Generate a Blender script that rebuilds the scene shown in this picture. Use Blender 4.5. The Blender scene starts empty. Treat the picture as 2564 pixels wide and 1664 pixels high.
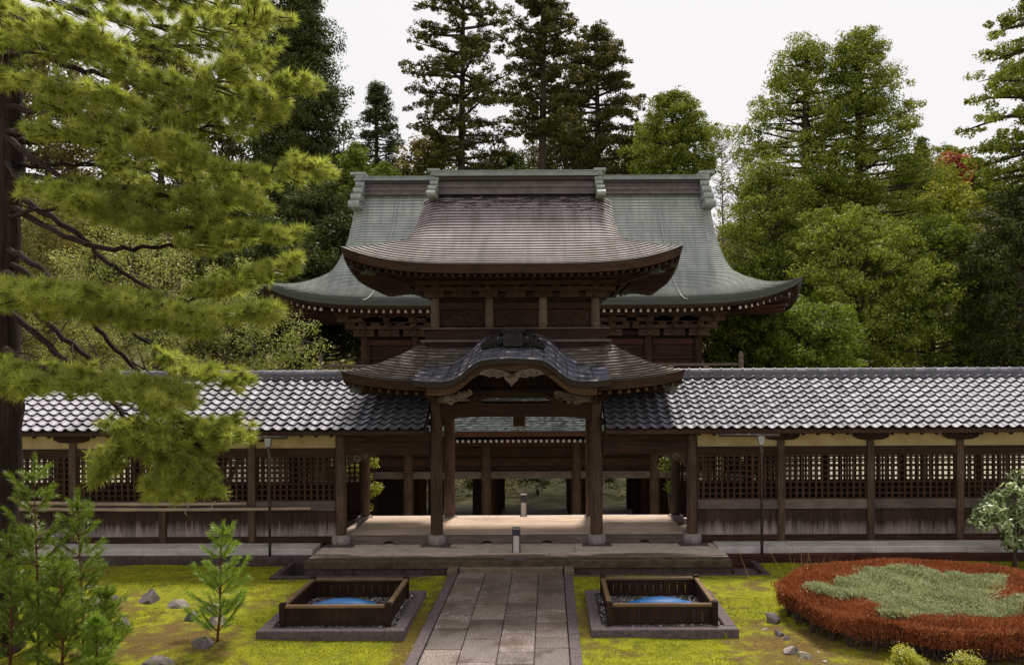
import bpy, bmesh, math, random
import numpy as np
from mathutils import Vector, Matrix, noise as mnoise

random.seed(7)
rng = np.random.default_rng(7)
R = math.radians
scene = bpy.context.scene
COL = scene.collection

# ------------------------------------------------------------------ camera
CX, CZ = 0.83, 4.55
cam_d = bpy.data.cameras.new('camera')
cam = bpy.data.objects.new('camera', cam_d)
COL.objects.link(cam)
cam.location = (CX, 0.0, CZ)
cam.rotation_euler = (R(90), R(0.25), 0)
cam_d.sensor_fit = 'HORIZONTAL'
cam_d.sensor_width = 36.0
cam_d.lens = 28.08
cam_d.shift_x = -93 / 2564
cam_d.shift_y = 98 / 2564
cam_d.clip_end = 2000
scene.camera = cam

# ------------------------------------------------------------------ sky and sun
SUN_EL, SUN_AZ = 58.0, 10.0        # azimuth measured from +Y (away from the camera) towards +X
world = bpy.data.worlds.new('World')
scene.world = world
world.use_nodes = True
wt = world.node_tree
wt.nodes.clear()
w_out = wt.nodes.new('ShaderNodeOutputWorld')
w_bg = wt.nodes.new('ShaderNodeBackground')
w_sky = wt.nodes.new('ShaderNodeTexSky')
w_sky.sky_type = 'NISHITA'
w_sky.sun_disc = False
w_sky.sun_elevation = R(SUN_EL)
w_sky.sun_rotation = R(SUN_AZ)
w_sky.dust_density = 3.0
w_mix = wt.nodes.new('ShaderNodeMixRGB')       # thin even cloud over the sky
w_mix.inputs[0].default_value = 0.90
w_mix.inputs[2].default_value = (6.85, 6.6, 6.5, 1)
w_bg.inputs[1].default_value = 0.1
wt.links.new(w_sky.outputs[0], w_mix.inputs[1])
wt.links.new(w_mix.outputs[0], w_bg.inputs[0])
wt.links.new(w_bg.outputs[0], w_out.inputs[0])

sun_d = bpy.data.lights.new('sun', 'SUN')
sun_d.energy = 3.4
sun_d.angle = R(10.0)
sun_d.color = (1.0, 0.93, 0.82)
sun = bpy.data.objects.new('sun', sun_d)
COL.objects.link(sun)
sd = Vector((math.sin(R(SUN_AZ)) * math.cos(R(SUN_EL)), math.cos(R(SUN_AZ)) * math.cos(R(SUN_EL)), math.sin(R(SUN_EL))))
sun.rotation_euler = sd.to_track_quat('Z', 'Y').to_euler()
sun.location = sd * 60

scene.view_settings.view_transform = 'Standard'
scene.view_settings.look = 'None'
scene.view_settings.gamma = 1
scene.view_settings.exposure = 0.5
scene.view_settings.use_curve_mapping = False
scene.render.engine = 'CYCLES'
cy = scene.cycles
cy.use_denoising = True
try:
    cy.denoiser = 'OPENIMAGEDENOISE'
except Exception:
    pass
cy.max_bounces = 6
cy.diffuse_bounces = 3
cy.glossy_bounces = 3
cy.transmission_bounces = 4
cy.transparent_max_bounces = 4
cy.caustics_reflective = False
cy.caustics_refractive = False

# ------------------------------------------------------------------ materials
class NT:
    def __init__(s, name):
        s.m = bpy.data.materials.new(name)
        s.m.use_nodes = True
        s.t = s.m.node_tree
        s.t.nodes.clear()
        s.out = s.n('OutputMaterial')
        s._co = None
    def n(s, kind, **kw):
        nd = s.t.nodes.new('ShaderNode' + kind)
        for k, v in kw.items():
            setattr(nd, k, v)
        return nd
    def l(s, a, b):
        s.t.links.new(a, b)
    def co(s, space='Object', scale=(1, 1, 1), rot=(0, 0, 0)):
        if space == 'World':
            src = s.n('NewGeometry').outputs['Position']
        else:
            src = s.n('TexCoord').outputs[space]
        mp = s.n('Mapping')
        mp.inputs['Scale'].default_value = scale
        mp.inputs['Rotation'].default_value = rot
        s.l(src, mp.inputs[0])
        return mp.outputs[0]
    def noise(s, co, scale, detail=4, rough=0.55, dist=0.0):
        nd = s.n('TexNoise')
        nd.inputs['Scale'].default_value = scale
        nd.inputs['Detail'].default_value = detail
        nd.inputs['Roughness'].default_value = rough
        nd.inputs['Distortion'].default_value = dist
        s.l(co, nd.inputs['Vector'])
        return nd.outputs['Fac']
    def vor(s, co, scale, feature='F1', out='Distance'):
        nd = s.n('TexVoronoi', feature=feature)
        nd.inputs['Scale'].default_value = scale
        s.l(co, nd.inputs['Vector'])
        return nd.outputs[out]
    def ramp(s, fac, stops):
        nd = s.n('ValToRGB')
        cr = nd.color_ramp
        while len(cr.elements) < len(stops):
            cr.elements.new(0.5)
        for e, (p, c) in zip(cr.elements, stops):
            e.position = p
            e.color = (c[0], c[1], c[2], 1) if not isinstance(c, (int, float)) else (c, c, c, 1)
        s.l(fac, nd.inputs[0])
        return nd.outputs[0]
    def mix(s, fac, a, b, mode='MIX'):
        nd = s.n('MixRGB', blend_type=mode)
        for i, v in enumerate((fac, a, b)):
            if isinstance(v, (int, float)):
                nd.inputs[i].default_value = v if i == 0 else (v, v, v, 1)
            elif isinstance(v, tuple):
                nd.inputs[i].default_value = (v[0], v[1], v[2], 1)
            else:
                s.l(v, nd.inputs[i])
        return nd.outputs[0]
    def math(s, op, a, b=0.0, clamp=False):
        nd = s.n('Math', operation=op, use_clamp=clamp)
        for i, v in enumerate((a, b)):
            if isinstance(v, (int, float)):
                nd.inputs[i].default_value = v
            else:
                s.l(v, nd.inputs[i])
        return nd.outputs[0]
    def bump(s, h, strength=0.3, dist=0.02):
        nd = s.n('Bump')
        nd.inputs['Strength'].default_value = strength
        nd.inputs['Distance'].default_value = dist
        s.l(h, nd.inputs['Height'])
        return nd.outputs[0]
    def pbr(s, col, rough=0.7, metal=0.0, normal=None, spec=None):
        b = s.n('BsdfPrincipled')
        for k, v in (('Base Color', col), ('Roughness', rough), ('Metallic', metal)):
            if isinstance(v, tuple):
                b.inputs[k].default_value = (v[0], v[1], v[2], 1)
            elif isinstance(v, (int, float)):
                b.inputs[k].default_value = v
            else:
                s.l(v, b.inputs[k])
        if spec is not None:
            b.inputs['Specular IOR Level'].default_value = spec
        if normal is not None:
            s.l(normal, b.inputs['Normal'])
        s.l(b.outputs[0], s.out.inputs[0])
        return s.m

def objrand(k):
    return k.n('ObjectInfo').outputs['Random']

def hsv(k, col, val):
    nd = k.n('HueSaturation')
    k.l(val, nd.inputs['Value'])
    k.l(col, nd.inputs['Color'])
    return nd.outputs[0]

def m_wood(name, dark, light, axis='Z', rough=0.62, vary=0.35, bump=0.25, spec=0.12):
    k = NT(name)
    st = {'X': (0.6, 9, 9), 'Y': (9, 0.6, 9), 'Z': (9, 9, 0.6)}[axis]
    co = k.co('World', st)
    g = k.noise(co, 3.0, 6, 0.65, 0.4)
    w = k.noise(k.co('World'), 1.3, 4)
    c = k.ramp(g, [(0.3, dark), (0.72, light)])
    c = k.mix(k.ramp(w, [(0.35, 0.0), (0.7, 0.55)]), c, tuple(x * 0.55 for x in dark))
    v = k.math('ADD', k.math('MULTIPLY', objrand(k), vary), 1 - vary / 2)
    c = hsv(k, c, v)
    return k.pbr(c, rough, 0, k.bump(g, bump, 0.01), spec)

M = {}
M['wood'] = m_wood('dark_timber_upright', (0.024, 0.012, 0.008), (0.092, 0.048, 0.028), 'Z')
M['wood_x'] = m_wood('dark_timber_level', (0.021, 0.011, 0.0075), (0.078, 0.040, 0.024), 'X')
M['wood_y'] = m_wood('dark_timber_deep', (0.018, 0.009, 0.006), (0.06, 0.034, 0.022), 'Y')
M['col'] = m_wood('column_timber', (0.042, 0.026, 0.018), (0.155, 0.097, 0.067), 'Z', 0.6)
M['grey_x'] = m_wood('weathered_rail', (0.075, 0.058, 0.050), (0.21, 0.165, 0.145), 'X', 0.7)
M['red_x'] = m_wood('reddish_timber', (0.040, 0.014, 0.010), (0.095, 0.038, 0.028), 'X')
M['ochre'] = m_wood('ochre_bargeboard', (0.045, 0.023, 0.010), (0.13, 0.068, 0.029), 'X', 0.6)
M['carve'] = m_wood('carved_timber', (0.09, 0.064, 0.045), (0.24, 0.18, 0.135), 'X', 0.6)
M['carve_dark'] = m_wood('carved_timber_dark', (0.036, 0.021, 0.015), (0.112, 0.067, 0.045), 'X', 0.55)
M['floor'] = m_wood('floor_boards', (0.56, 0.40, 0.30), (0.78, 0.60, 0.48), 'X', 0.42, 0.12, 0.1)
M['bamboo'] = m_wood('dry_bamboo', (0.26, 0.18, 0.13), (0.50, 0.38, 0.29), 'X', 0.5)
M['box_wood'] = m_wood('fence_timber', (0.017, 0.009, 0.006), (0.052, 0.028, 0.017), 'Z', 0.6)
M['box_rail'] = m_wood('fence_rail_timber', (0.13, 0.078, 0.040), (0.27, 0.175, 0.10), 'X', 0.5)

def m_plank():
    k = NT('wainscot_plank')
    g = k.noise(k.co('World', (14, 14, 0.8)), 3.0, 6, 0.65, 0.4)
    c = k.ramp(g, [(0.3, (0.020, 0.011, 0.008)), (0.75, (0.07, 0.042, 0.031))])
    sep = k.n('SeparateXYZ')
    k.l(k.n('NewGeometry').outputs['Position'], sep.inputs[0])
    # rain splash has bleached the foot of the boards: an uneven edge, streaked along the grain
    streak = k.noise(k.co('World', (7, 7, 0.4)), 1.6, 5, 0.7)
    h = k.math('ADD', sep.outputs['Z'], k.math('MULTIPLY', streak, -0.7))
    f = k.ramp(h, [(0.16, 1.0), (0.44, 0.0)])
    pale = k.ramp(g, [(0.25, (0.15, 0.115, 0.11)), (0.75, (0.36, 0.295, 0.29))])
    c = k.mix(f, c, pale)
    c = hsv(k, c, k.math('ADD', k.math('MULTIPLY', objrand(k), 0.5), 0.75))
    return k.pbr(c, 0.7, 0, k.bump(g, 0.25, 0.008), 0.15)
M['plank'] = m_plank()

def m_plaster():
    k = NT('ochre_plaster')
    n = k.noise(k.co('World'), 2.5, 5)
    c = k.ramp(n, [(0.3, (0.40, 0.29, 0.14)), (0.7, (0.55, 0.43, 0.24))])
    return k.pbr(c, 0.9)
M['plaster'] = m_plaster()

def m_tile():
    k = NT('smoked_roof_tile')
    n = k.noise(k.co('World'), 9, 5, 0.7)
    sp = k.noise(k.co('World'), 60, 3, 0.6)
    c = k.ramp(n, [(0.3, (0.125, 0.12, 0.145)), (0.7, (0.265, 0.255, 0.298))])
    c = k.mix(k.ramp(sp, [(0.60, 0.0), (0.70, 0.55)]), c, (0.10, 0.095, 0.10))
    li = k.noise(k.co('World'), 2.1, 5, 0.7)
    c = k.mix(k.ramp(li, [(0.56, 0.0), (0.70, 0.5)]), c, (0.10, 0.10, 0.075))
    c = hsv(k, c, k.math('ADD', k.math('MULTIPLY', objrand(k), 0.75), 0.62))
    r = k.ramp(n, [(0.3, 0.48), (0.7, 0.62)])
    return k.pbr(c, r, 0.1, None, 0.35)
M['tile'] = m_tile()
k = NT('tile_edge'); M['tile_edge'] = k.pbr((0.018, 0.016, 0.018), 0.85, 0, None, 0.1)  # near-black colour paints in the shade line at each tile row
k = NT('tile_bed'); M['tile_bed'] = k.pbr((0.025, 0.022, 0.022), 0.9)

def m_roof(name, a, b, stain, metal, rough, moss=None, patch=None, chips=False):
    k = NT(name)
    co = k.co('World', (0.5, 1.2, 1.2))
    n = k.noise(co, 1.6, 6, 0.65)
    c = k.ramp(n, [(0.3, a), (0.72, b)])
    st = k.noise(k.co('World', (2.4, 0.25, 0.25)), 1.8, 5, 0.6)
    c = k.mix(k.ramp(st, [(0.43, 0.0), (0.64, 0.75)]), c, stain)
    bl = k.noise(k.co('World'), 0.7, 6, 0.7)
    c = k.mix(k.ramp(bl, [(0.50, 0.0), (0.66, 0.5)]), c, stain)
    fl = k.noise(k.co('World', (1.2, 5, 5)), 4.0, 4, 0.7)
    c = k.mix(k.ramp(fl, [(0.60, 0.0), (0.70, 0.4)]), c, stain)
    if patch is not None:
        p = k.noise(k.co('World', (2.2, 9, 9)), 1.5, 4, 0.6)
        c = k.mix(k.ramp(p, [(0.55, 0.0), (0.58, 0.9)]), c, patch)
    if chips:
        sep = k.n('SeparateXYZ'); k.l(k.n('NewGeometry').outputs['Position'], sep.inputs[0])
        cn = k.noise(k.co('World', (2.2, 6, 6)), 1.6, 4, 0.65)
        hz = k.math('MULTIPLY', k.math('SUBTRACT', sep.outputs['Z'], 8.5), 0.32)
        c = k.mix(k.ramp(k.math('ADD', cn, hz), [(0.66, 0.0), (0.68, 0.95)]), c, (0.02, 0.016, 0.016))
    if moss is not None and patch is None:
        p = k.noise(k.co('World'), 0.9, 4, 0.6)
        c = k.mix(k.ramp(p, [(0.52, 0.0), (0.7, 0.8)]), c, moss)
    c = hsv(k, c, k.math('ADD', k.math('MULTIPLY', objrand(k), 0.22), 0.89))
    return k.pbr(c, rough, metal, None, 0.25)
M['gate_roof'] = m_roof('pinkish_copper_roof', (0.235, 0.195, 0.192), (0.365, 0.315, 0.312), (0.15, 0.132, 0.12), 0.0, 0.75, chips=True)
M['gate_roof_worn'] = m_roof('worn_shingle_roof', (0.15, 0.12, 0.095), (0.29, 0.24, 0.20), (0.08, 0.065, 0.05), 0.1, 0.5, (0.10, 0.105, 0.06), (0.58, 0.52, 0.46))
M['karahafu'] = m_roof('blue_black_sheet_roof', (0.10, 0.10, 0.14), (0.18, 0.18, 0.245), (0.06, 0.06, 0.08), 0.4, 0.36, None, (0.50, 0.48, 0.52))
M['hall_roof'] = m_roof('green_patina_roof', (0.30, 0.33, 0.30), (0.44, 0.47, 0.435), (0.225, 0.25, 0.225), 0.0, 0.75)
M['mokoshi'] = m_roof('mossy_shingle', (0.09, 0.11, 0.09), (0.26, 0.30, 0.26), (0.03, 0.035, 0.03), 0.1, 0.6, (0.05, 0.065, 0.04), (0.50, 0.54, 0.50))
k = NT('roof_lip'); M['lip'] = k.pbr((0.03, 0.022, 0.02), 0.8)  # on course lips this dark brown paints in joint shadow and dirt
k = NT('green_copper_lip'); M['lip_green'] = k.pbr((0.06, 0.07, 0.06), 0.7, 0, None, 0.2)  # dark tone puts the joint shadow into the hall's sheeting lips
k = NT('chipped_bare_patch'); M['chip'] = k.pbr((0.02, 0.016, 0.016), 0.8)

def m_simple(name, a, b, scale=6, rough=0.6, metal=0.0, bump=0.0, bd=0.01, spec=None):
    k = NT(name)
    n = k.noise(k.co('World'), scale, 5, 0.65)
    c = k.ramp(n, [(0.3, a), (0.72, b)])
    return k.pbr(c, rough, metal, k.bump(n, bump, bd) if bump else None, spec if spec is not None else (0.15 if rough > 0.65 else None))
M['ridge'] = m_simple('ridge_board_metal', (0.055, 0.045, 0.042), (0.13, 0.105, 0.10), 3, 0.5, 0.3)
M['ridge_cap'] = m_simple('ridge_cap_metal', (0.13, 0.152, 0.14), (0.235, 0.26, 0.245), 3, 0.5, 0.2)
M['ridge_end'] = m_simple('ridge_end_metal', (0.17, 0.195, 0.175), (0.31, 0.34, 0.31), 4, 0.6, 0.1)
M['onigawara'] = m_simple('dark_cast_ornament', (0.006, 0.005, 0.004), (0.022, 0.019, 0.016), 8, 0.5, 0.0, 0.3, 0.01, 0.2)
M['white_end'] = m_simple('chalk_paint', (0.36, 0.33, 0.30), (0.52, 0.48, 0.44), 10, 0.8)
M['stone'] = m_simple('grey_stone', (0.16, 0.135, 0.125), (0.34, 0.295, 0.275), 8, 0.8, 0, 0.4, 0.01)
M['stone_dark'] = m_simple('dark_stone', (0.035, 0.026, 0.023), (0.105, 0.08, 0.072), 7, 0.7, 0, 0.4, 0.01)
M['kerb'] = m_simple('mauve_granite', (0.06, 0.045, 0.047), (0.155, 0.12, 0.124), 14, 0.72, 0, 0.4, 0.006)
M['pale_stone'] = m_simple('pale_base_stone', (0.34, 0.305, 0.29), (0.60, 0.555, 0.53), 2, 0.8, 0, 0.3, 0.01)
M['iron'] = m_simple('brown_iron', (0.035, 0.026, 0.022), (0.09, 0.066, 0.056), 10, 0.5, 0.3)
M['hopper'] = m_simple('grey_zinc', (0.20, 0.20, 0.19), (0.34, 0.34, 0.32), 6, 0.4, 0.5)
M['blue'] = m_simple('blue_plastic', (0.006, 0.10, 0.31), (0.010, 0.14, 0.40), 7, 0.5)
M['lamp_panel'] = m_simple('frosted_lamp_panel', (0.48, 0.45, 0.40), (0.60, 0.56, 0.50), 6, 0.4)
M['lamp_glass'] = m_simple('dark_lamp_glass', (0.03, 0.04, 0.06), (0.05, 0.06, 0.08), 6, 0.15)
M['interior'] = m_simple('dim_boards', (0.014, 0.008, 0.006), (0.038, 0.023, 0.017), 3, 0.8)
M['rope'] = m_simple('straw_rope', (0.30, 0.24, 0.18), (0.45, 0.38, 0.30), 30, 0.9)
M['ridge_tile_dark'] = m_simple('dark_ridge_tile', (0.06, 0.06, 0.075), (0.13, 0.13, 0.155), 6, 0.5)
M['edge'] = m_simple('dark_edge_stone', (0.04, 0.031, 0.018), (0.12, 0.092, 0.055), 4, 0.8, 0, 0.4, 0.01)  # plain dark brown stone along the platform's front edge
M['cable'] = m_simple('pale_cable', (0.35, 0.38, 0.36), (0.48, 0.5, 0.48), 5, 0.5)

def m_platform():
    k = NT('eave_shade_platform_stone')
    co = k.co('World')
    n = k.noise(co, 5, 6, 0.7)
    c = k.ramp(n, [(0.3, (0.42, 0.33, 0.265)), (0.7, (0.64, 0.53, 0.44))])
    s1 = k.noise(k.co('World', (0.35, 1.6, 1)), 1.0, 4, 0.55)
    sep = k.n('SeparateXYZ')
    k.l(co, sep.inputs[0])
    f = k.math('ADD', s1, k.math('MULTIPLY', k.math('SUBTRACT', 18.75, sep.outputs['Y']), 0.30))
    wet_shade = k.ramp(f, [(0.47, 0.0), (0.53, 0.85)])  # darker front paints in the eave shadow edge; tan behind is painted sunlight
    c = k.mix(wet_shade, c, k.ramp(n, [(0.3, (0.055, 0.038, 0.020)), (0.7, (0.135, 0.098, 0.058))]))
    r = k.mix(wet_shade, 0.85, 0.7)
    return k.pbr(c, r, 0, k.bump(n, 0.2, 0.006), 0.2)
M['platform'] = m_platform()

def m_slab():
    k = NT('speckled_granite_slab')
    co = k.co('World')
    sp = k.noise(co, 42, 3, 0.75)
    big = k.noise(co, 1.3, 4, 0.55)
    c = k.ramp(sp, [(0.38, (0.040, 0.028, 0.023)), (0.52, (0.15, 0.110, 0.094)), (0.64, (0.47, 0.385, 0.345))])
    wet_shade = k.ramp(big, [(0.50, 0.0), (0.60, 0.85)])
    c = k.mix(wet_shade, c, k.ramp(sp, [(0.35, (0.055, 0.038, 0.032)), (0.65, (0.20, 0.15, 0.13))]))
    c = k.mix(k.ramp(k.noise(co, 0.8, 5, 0.65), [(0.46, 0.0), (0.62, 0.65)]), c, (0.085, 0.056, 0.036))
    c = hsv(k, c, k.math('ADD', k.math('MULTIPLY', objrand(k), 0.8), 0.6))
    r = k.mix(wet_shade, 0.62, 0.33)
    return k.pbr(c, r, 0, k.bump(sp, 0.35, 0.004))
M['slab'] = m_slab()

def m_moss():
    k = NT('moss')
    co = k.co('World')
    fine = k.noise(co, 26, 5, 0.75)
    mid = k.noise(co, 3.0, 5, 0.65)
    big = k.noise(co, 0.55, 3, 0.5)
    c = k.ramp(fine, [(0.28, (0.12, 0.125, 0.007)), (0.5, (0.29, 0.295, 0.013)), (0.72, (0.42, 0.41, 0.03))])
    c = k.mix(k.ramp(mid, [(0.38, 0.0), (0.60, 0.75)]), c, k.ramp(fine, [(0.3, (0.075, 0.10, 0.007)), (0.7, (0.215, 0.235, 0.016))]))
    br = k.ramp(fine, [(0.3, (0.075, 0.045, 0.012)), (0.7, (0.23, 0.15, 0.05))])
    c = k.mix(k.ramp(k.math('ADD', k.math('MULTIPLY', mid, 0.55), k.math('MULTIPLY', big, 0.55)), [(0.545, 0.0), (0.65, 0.85)]), c, br)
    # bare earth round the stones and along the path
    sep = k.n('SeparateXYZ')
    k.l(co, sep.inputs[0])
    def blob(x, y, rx, ry):
        a = k.math('POWER', k.math('DIVIDE', k.math('SUBTRACT', sep.outputs['X'], x), rx), 2)
        b = k.math('POWER', k.math('DIVIDE', k.math('SUBTRACT', sep.outputs['Y'], y), ry), 2)
        return k.math('SUBTRACT', 1.0, k.math('ADD', a, b))
    acc = None
    for (x, y, rx, ry, s) in ((-5.6, 13.4, 1.5, 1.0, 1), (4.7, 13.0, 1.2, 1.6, 1), (-1.56, 13.4, 0.36, 3.0, 1), (1.48, 14.6, 0.22, 2.2, 1), (7.6, 13.3, 3.6, 2.6, 1)):
        f = k.math('ADD', blob(x, y, rx, ry), k.math('MULTIPLY', k.math('SUBTRACT', mid, 0.5), 3.2))
        f = k.math('MULTIPLY', f, 1.2, True)
        acc = f if acc is None else k.math('MAXIMUM', acc, f)
    c = k.mix(k.math('MULTIPLY', acc, 0.85), c, br)
    hgt = k.math('ADD', k.math('MULTIPLY', fine, 0.6), k.noise(co, 75, 3, 0.7))
    return k.pbr(c, 0.95, 0, k.bump(hgt, 0.9, 0.03), 0.15)
M['moss'] = m_moss()

def m_ground():
    k = NT('earth_and_leaf_litter')
    co = k.co('World')
    n = k.noise(co, 1.2, 6, 0.65)
    b = k.noise(co, 0.08, 3)
    c = k.ramp(n, [(0.3, (0.05, 0.05, 0.02)), (0.55, (0.13, 0.125, 0.045)), (0.72, (0.26, 0.22, 0.13))])
    sep = k.n('SeparateXYZ')
    k.l(co, sep.inputs[0])
    yard = k.ramp(k.math('ADD', k.math('MULTIPLY', sep.outputs['Y'], 0.01), k.math('MULTIPLY', b, 0.10)), [(0.40, 1.0), (0.46, 0.0)])
    c = k.mix(k.math('MULTIPLY', yard, 0.8), c, k.ramp(k.noise(co, 6, 5, 0.7), [(0.3, (0.30, 0.28, 0.17)), (0.7, (0.66, 0.61, 0.48))]))
    return k.pbr(c, 0.95, 0, k.bump(n, 0.4, 0.1))
M['ground'] = m_ground()
M['gutter'] = m_simple('gutter_bed', (0.018, 0.014, 0.012), (0.05, 0.04, 0.032), 5, 0.6)
M['gravel'] = None
def m_gravel():
    k = NT('dark_pebbles')
    rnd = k.n('NewGeometry').outputs['Random Per Island']
    c = k.ramp(rnd, [(0.0, (0.025, 0.022, 0.022)), (0.6, (0.09, 0.08, 0.078)), (0.88, (0.20, 0.18, 0.175)), (1.0, (0.5, 0.46, 0.44))])
    return k.pbr(c, 0.55)
M['gravel'] = m_gravel()
def m_rock(name, a, b, mossy=True):
    k = NT(name)
    co = k.co('World')
    n = k.noise(co, 9, 6, 0.7)
    c = k.ramp(n, [(0.3, a), (0.7, b)])
    if mossy:
        p = k.noise(co, 4, 4)
        c = k.mix(k.ramp(p, [(0.55, 0.0), (0.65, 0.75)]), c, (0.12, 0.13, 0.03))
    return k.pbr(c, 0.8, 0, k.bump(n, 0.6, 0.02))
M['rock'] = m_rock('mauve_grey_rock', (0.04, 0.032, 0.034), (0.21, 0.17, 0.175))
M['rock_pale'] = m_rock('pale_rock', (0.10, 0.082, 0.072), (0.40, 0.335, 0.30))

def m_leaf(name, dark, mid, light, transl=0.35, gloss=0.12, rough=0.45, scale=0.6, tcol=1.5, tint=None, wr=0.55):
    k = NT(name)
    rnd = k.n('NewGeometry').outputs['Random Per Island']
    big = k.noise(k.co('World'), scale, 3, 0.6)
    f = k.math('ADD', k.math('MULTIPLY', rnd, wr), k.math('MULTIPLY', big, 1.1 - wr))
    c = k.ramp(f, [(0.22, dark), (0.52, mid), (0.82, light)])
    if tint is not None:
        c = k.mix(k.ramp(k.noise(k.co('World'), scale * 0.6, 2), [(0.5, 0.0), (0.72, 0.8)]), c, tint)
    d = k.n('BsdfDiffuse'); k.l(c, d.inputs[0])
    t = k.n('BsdfTranslucent')
    k.l(k.mix(1.0, c, (tcol, tcol, tcol * 0.7), 'MULTIPLY'), t.inputs[0])
    m1 = k.n('MixShader'); m1.inputs[0].default_value = transl
    k.l(d.outputs[0], m1.inputs[1]); k.l(t.outputs[0], m1.inputs[2])
    g = k.n('BsdfGlossy'); g.inputs['Roughness'].default_value = rough
    m2 = k.n('MixShader'); m2.inputs[0].default_value = gloss
    fr = k.n('Fresnel'); fr.inputs[0].default_value = 1.4
    k.l(k.math('MULTIPLY', fr.outputs[0], gloss * 2.0, True), m2.inputs[0])
    k.l(m1.outputs[0], m2.inputs[1]); k.l(g.outputs[0], m2.inputs[2])
    k.l(m2.outputs[0], k.out.inputs[0])
    return k.m
M['pine'] = m_leaf('pine_needles', (0.075, 0.10, 0.019), (0.25, 0.292, 0.052), (0.52, 0.54, 0.145), 0.49, 0.06, 0.4, 3.2, 1.6, None, 0.25)
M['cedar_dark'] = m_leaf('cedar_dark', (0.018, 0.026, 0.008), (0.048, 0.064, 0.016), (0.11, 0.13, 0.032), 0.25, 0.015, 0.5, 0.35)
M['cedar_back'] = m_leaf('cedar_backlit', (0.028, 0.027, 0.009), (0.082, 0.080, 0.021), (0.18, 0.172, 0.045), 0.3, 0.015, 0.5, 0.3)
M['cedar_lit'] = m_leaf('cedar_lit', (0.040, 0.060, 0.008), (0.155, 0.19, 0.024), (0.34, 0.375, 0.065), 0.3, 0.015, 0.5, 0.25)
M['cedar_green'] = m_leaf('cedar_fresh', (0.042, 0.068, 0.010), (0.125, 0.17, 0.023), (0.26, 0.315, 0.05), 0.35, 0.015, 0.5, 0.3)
M['broad'] = m_leaf('glossy_broadleaf', (0.07, 0.095, 0.015), (0.21, 0.24, 0.055), (0.42, 0.43, 0.16), 0.35, 0.03, 0.45, 0.5)
M['yellowbush'] = m_leaf('yellow_green_leaf', (0.10, 0.12, 0.015), (0.22, 0.24, 0.03), (0.38, 0.38, 0.06), 0.4, 0.015, 0.45, 0.4)
M['mixbush'] = m_leaf('olive_leaf', (0.05, 0.06, 0.015), (0.13, 0.135, 0.035), (0.25, 0.24, 0.07), 0.35, 0.015, 0.45, 0.3, 1.4, (0.20, 0.13, 0.05))
M['maple'] = m_leaf('red_maple_leaf', (0.22, 0.05, 0.02), (0.40, 0.10, 0.04), (0.50, 0.18, 0.085), 0.4, 0.05, 0.5, 0.4)
M['sapling'] = m_leaf('sapling_needles', (0.05, 0.085, 0.01), (0.14, 0.215, 0.022), (0.29, 0.37, 0.055), 0.4, 0.10, 0.4, 1.5)
M['sapling_b'] = m_leaf('sapling_bright_needles', (0.08, 0.15, 0.015), (0.20, 0.32, 0.035), (0.36, 0.48, 0.075), 0.4, 0.10, 0.4, 1.5)
M['red'] = m_leaf('red_shrub_leaf', (0.065, 0.020, 0.009), (0.26, 0.072, 0.028), (0.44, 0.175, 0.085), 0.3, 0.015, 0.5, 2.0, 1.3)
M['silver'] = m_leaf('silver_green_leaf', (0.12, 0.145, 0.07), (0.30, 0.33, 0.175), (0.48, 0.50, 0.31), 0.3, 0.015, 0.5, 2.0, 1.2)
M['palebush'] = m_leaf('pale_leaf', (0.08, 0.14, 0.04), (0.26, 0.34, 0.13), (0.58, 0.64, 0.40), 0.3, 0.06, 0.45, 2.0, 1.2)
M['lime'] = m_leaf('lime_leaf', (0.22, 0.24, 0.02), (0.42, 0.42, 0.04), (0.58, 0.55, 0.08), 0.4, 0.05, 0.5, 2.0, 1.2)
M['straw'] = m_leaf('dry_grass', (0.20, 0.12, 0.05), (0.36, 0.24, 0.11), (0.5, 0.36, 0.18), 0.3, 0.05, 0.5, 2.0, 1.2)
M['mossblade'] = m_leaf('moss_tuft', (0.12, 0.12, 0.007), (0.29, 0.29, 0.011), (0.44, 0.43, 0.03), 0.4, 0.02, 0.6, 1.4, 1.2, (0.12, 0.17, 0.015))
M['twig'] = m_simple('grey_brown_twig', (0.035, 0.026, 0.022), (0.10, 0.075, 0.062), 20, 0.85)
M['barewood'] = m_simple('bare_grey_wood', (0.16, 0.13, 0.12), (0.28, 0.235, 0.22), 5, 0.85)
M['bark'] = m_wood('furrowed_bark', (0.010, 0.006, 0.005), (0.06, 0.040, 0.032), 'Z', 0.85, 0.1, 1.0)
M['cedar_bark'] = m_wood('cedar_bark', (0.035, 0.026, 0.018), (0.10, 0.075, 0.055), 'Z', 0.85, 0.2, 0.6)
M['redstem'] = m_simple('reddish_stem', (0.09, 0.03, 0.018), (0.16, 0.06, 0.035), 20, 0.7)

# ------------------------------------------------------------------ builders
def tag(o, label=None, cat=None, group=None, kind=None):
    if label: o['label'] = label
    if cat: o['category'] = cat
    if group: o['group'] = group
    if kind: o['kind'] = kind
    return o

def thing(name, label, cat, loc=(0, 0, 0), group=None):
    o = bpy.data.objects.new(name, None)
    o.empty_display_size = 0.2
    COL.objects.link(o)
    o.location = loc
    return tag(o, label, cat, group)

def root_loc(p):
    v = Vector((0, 0, 0))
    while p is not None:
        v += p.location
        p = p.parent
    return v

def link(o, parent):
    COL.objects.link(o)
    if parent is not None:
        o.parent = parent
        # children are written in world coordinates
        w = Vector((0, 0, 0)); q = parent
        top = parent
        while top.parent is not None:
            top = top.parent
        if parent is top:
            o.matrix_parent_inverse = Matrix.Translation(-top.location)
        else:
            o.matrix_parent_inverse = Matrix.Translation(-parent.location)
    return o

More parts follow.
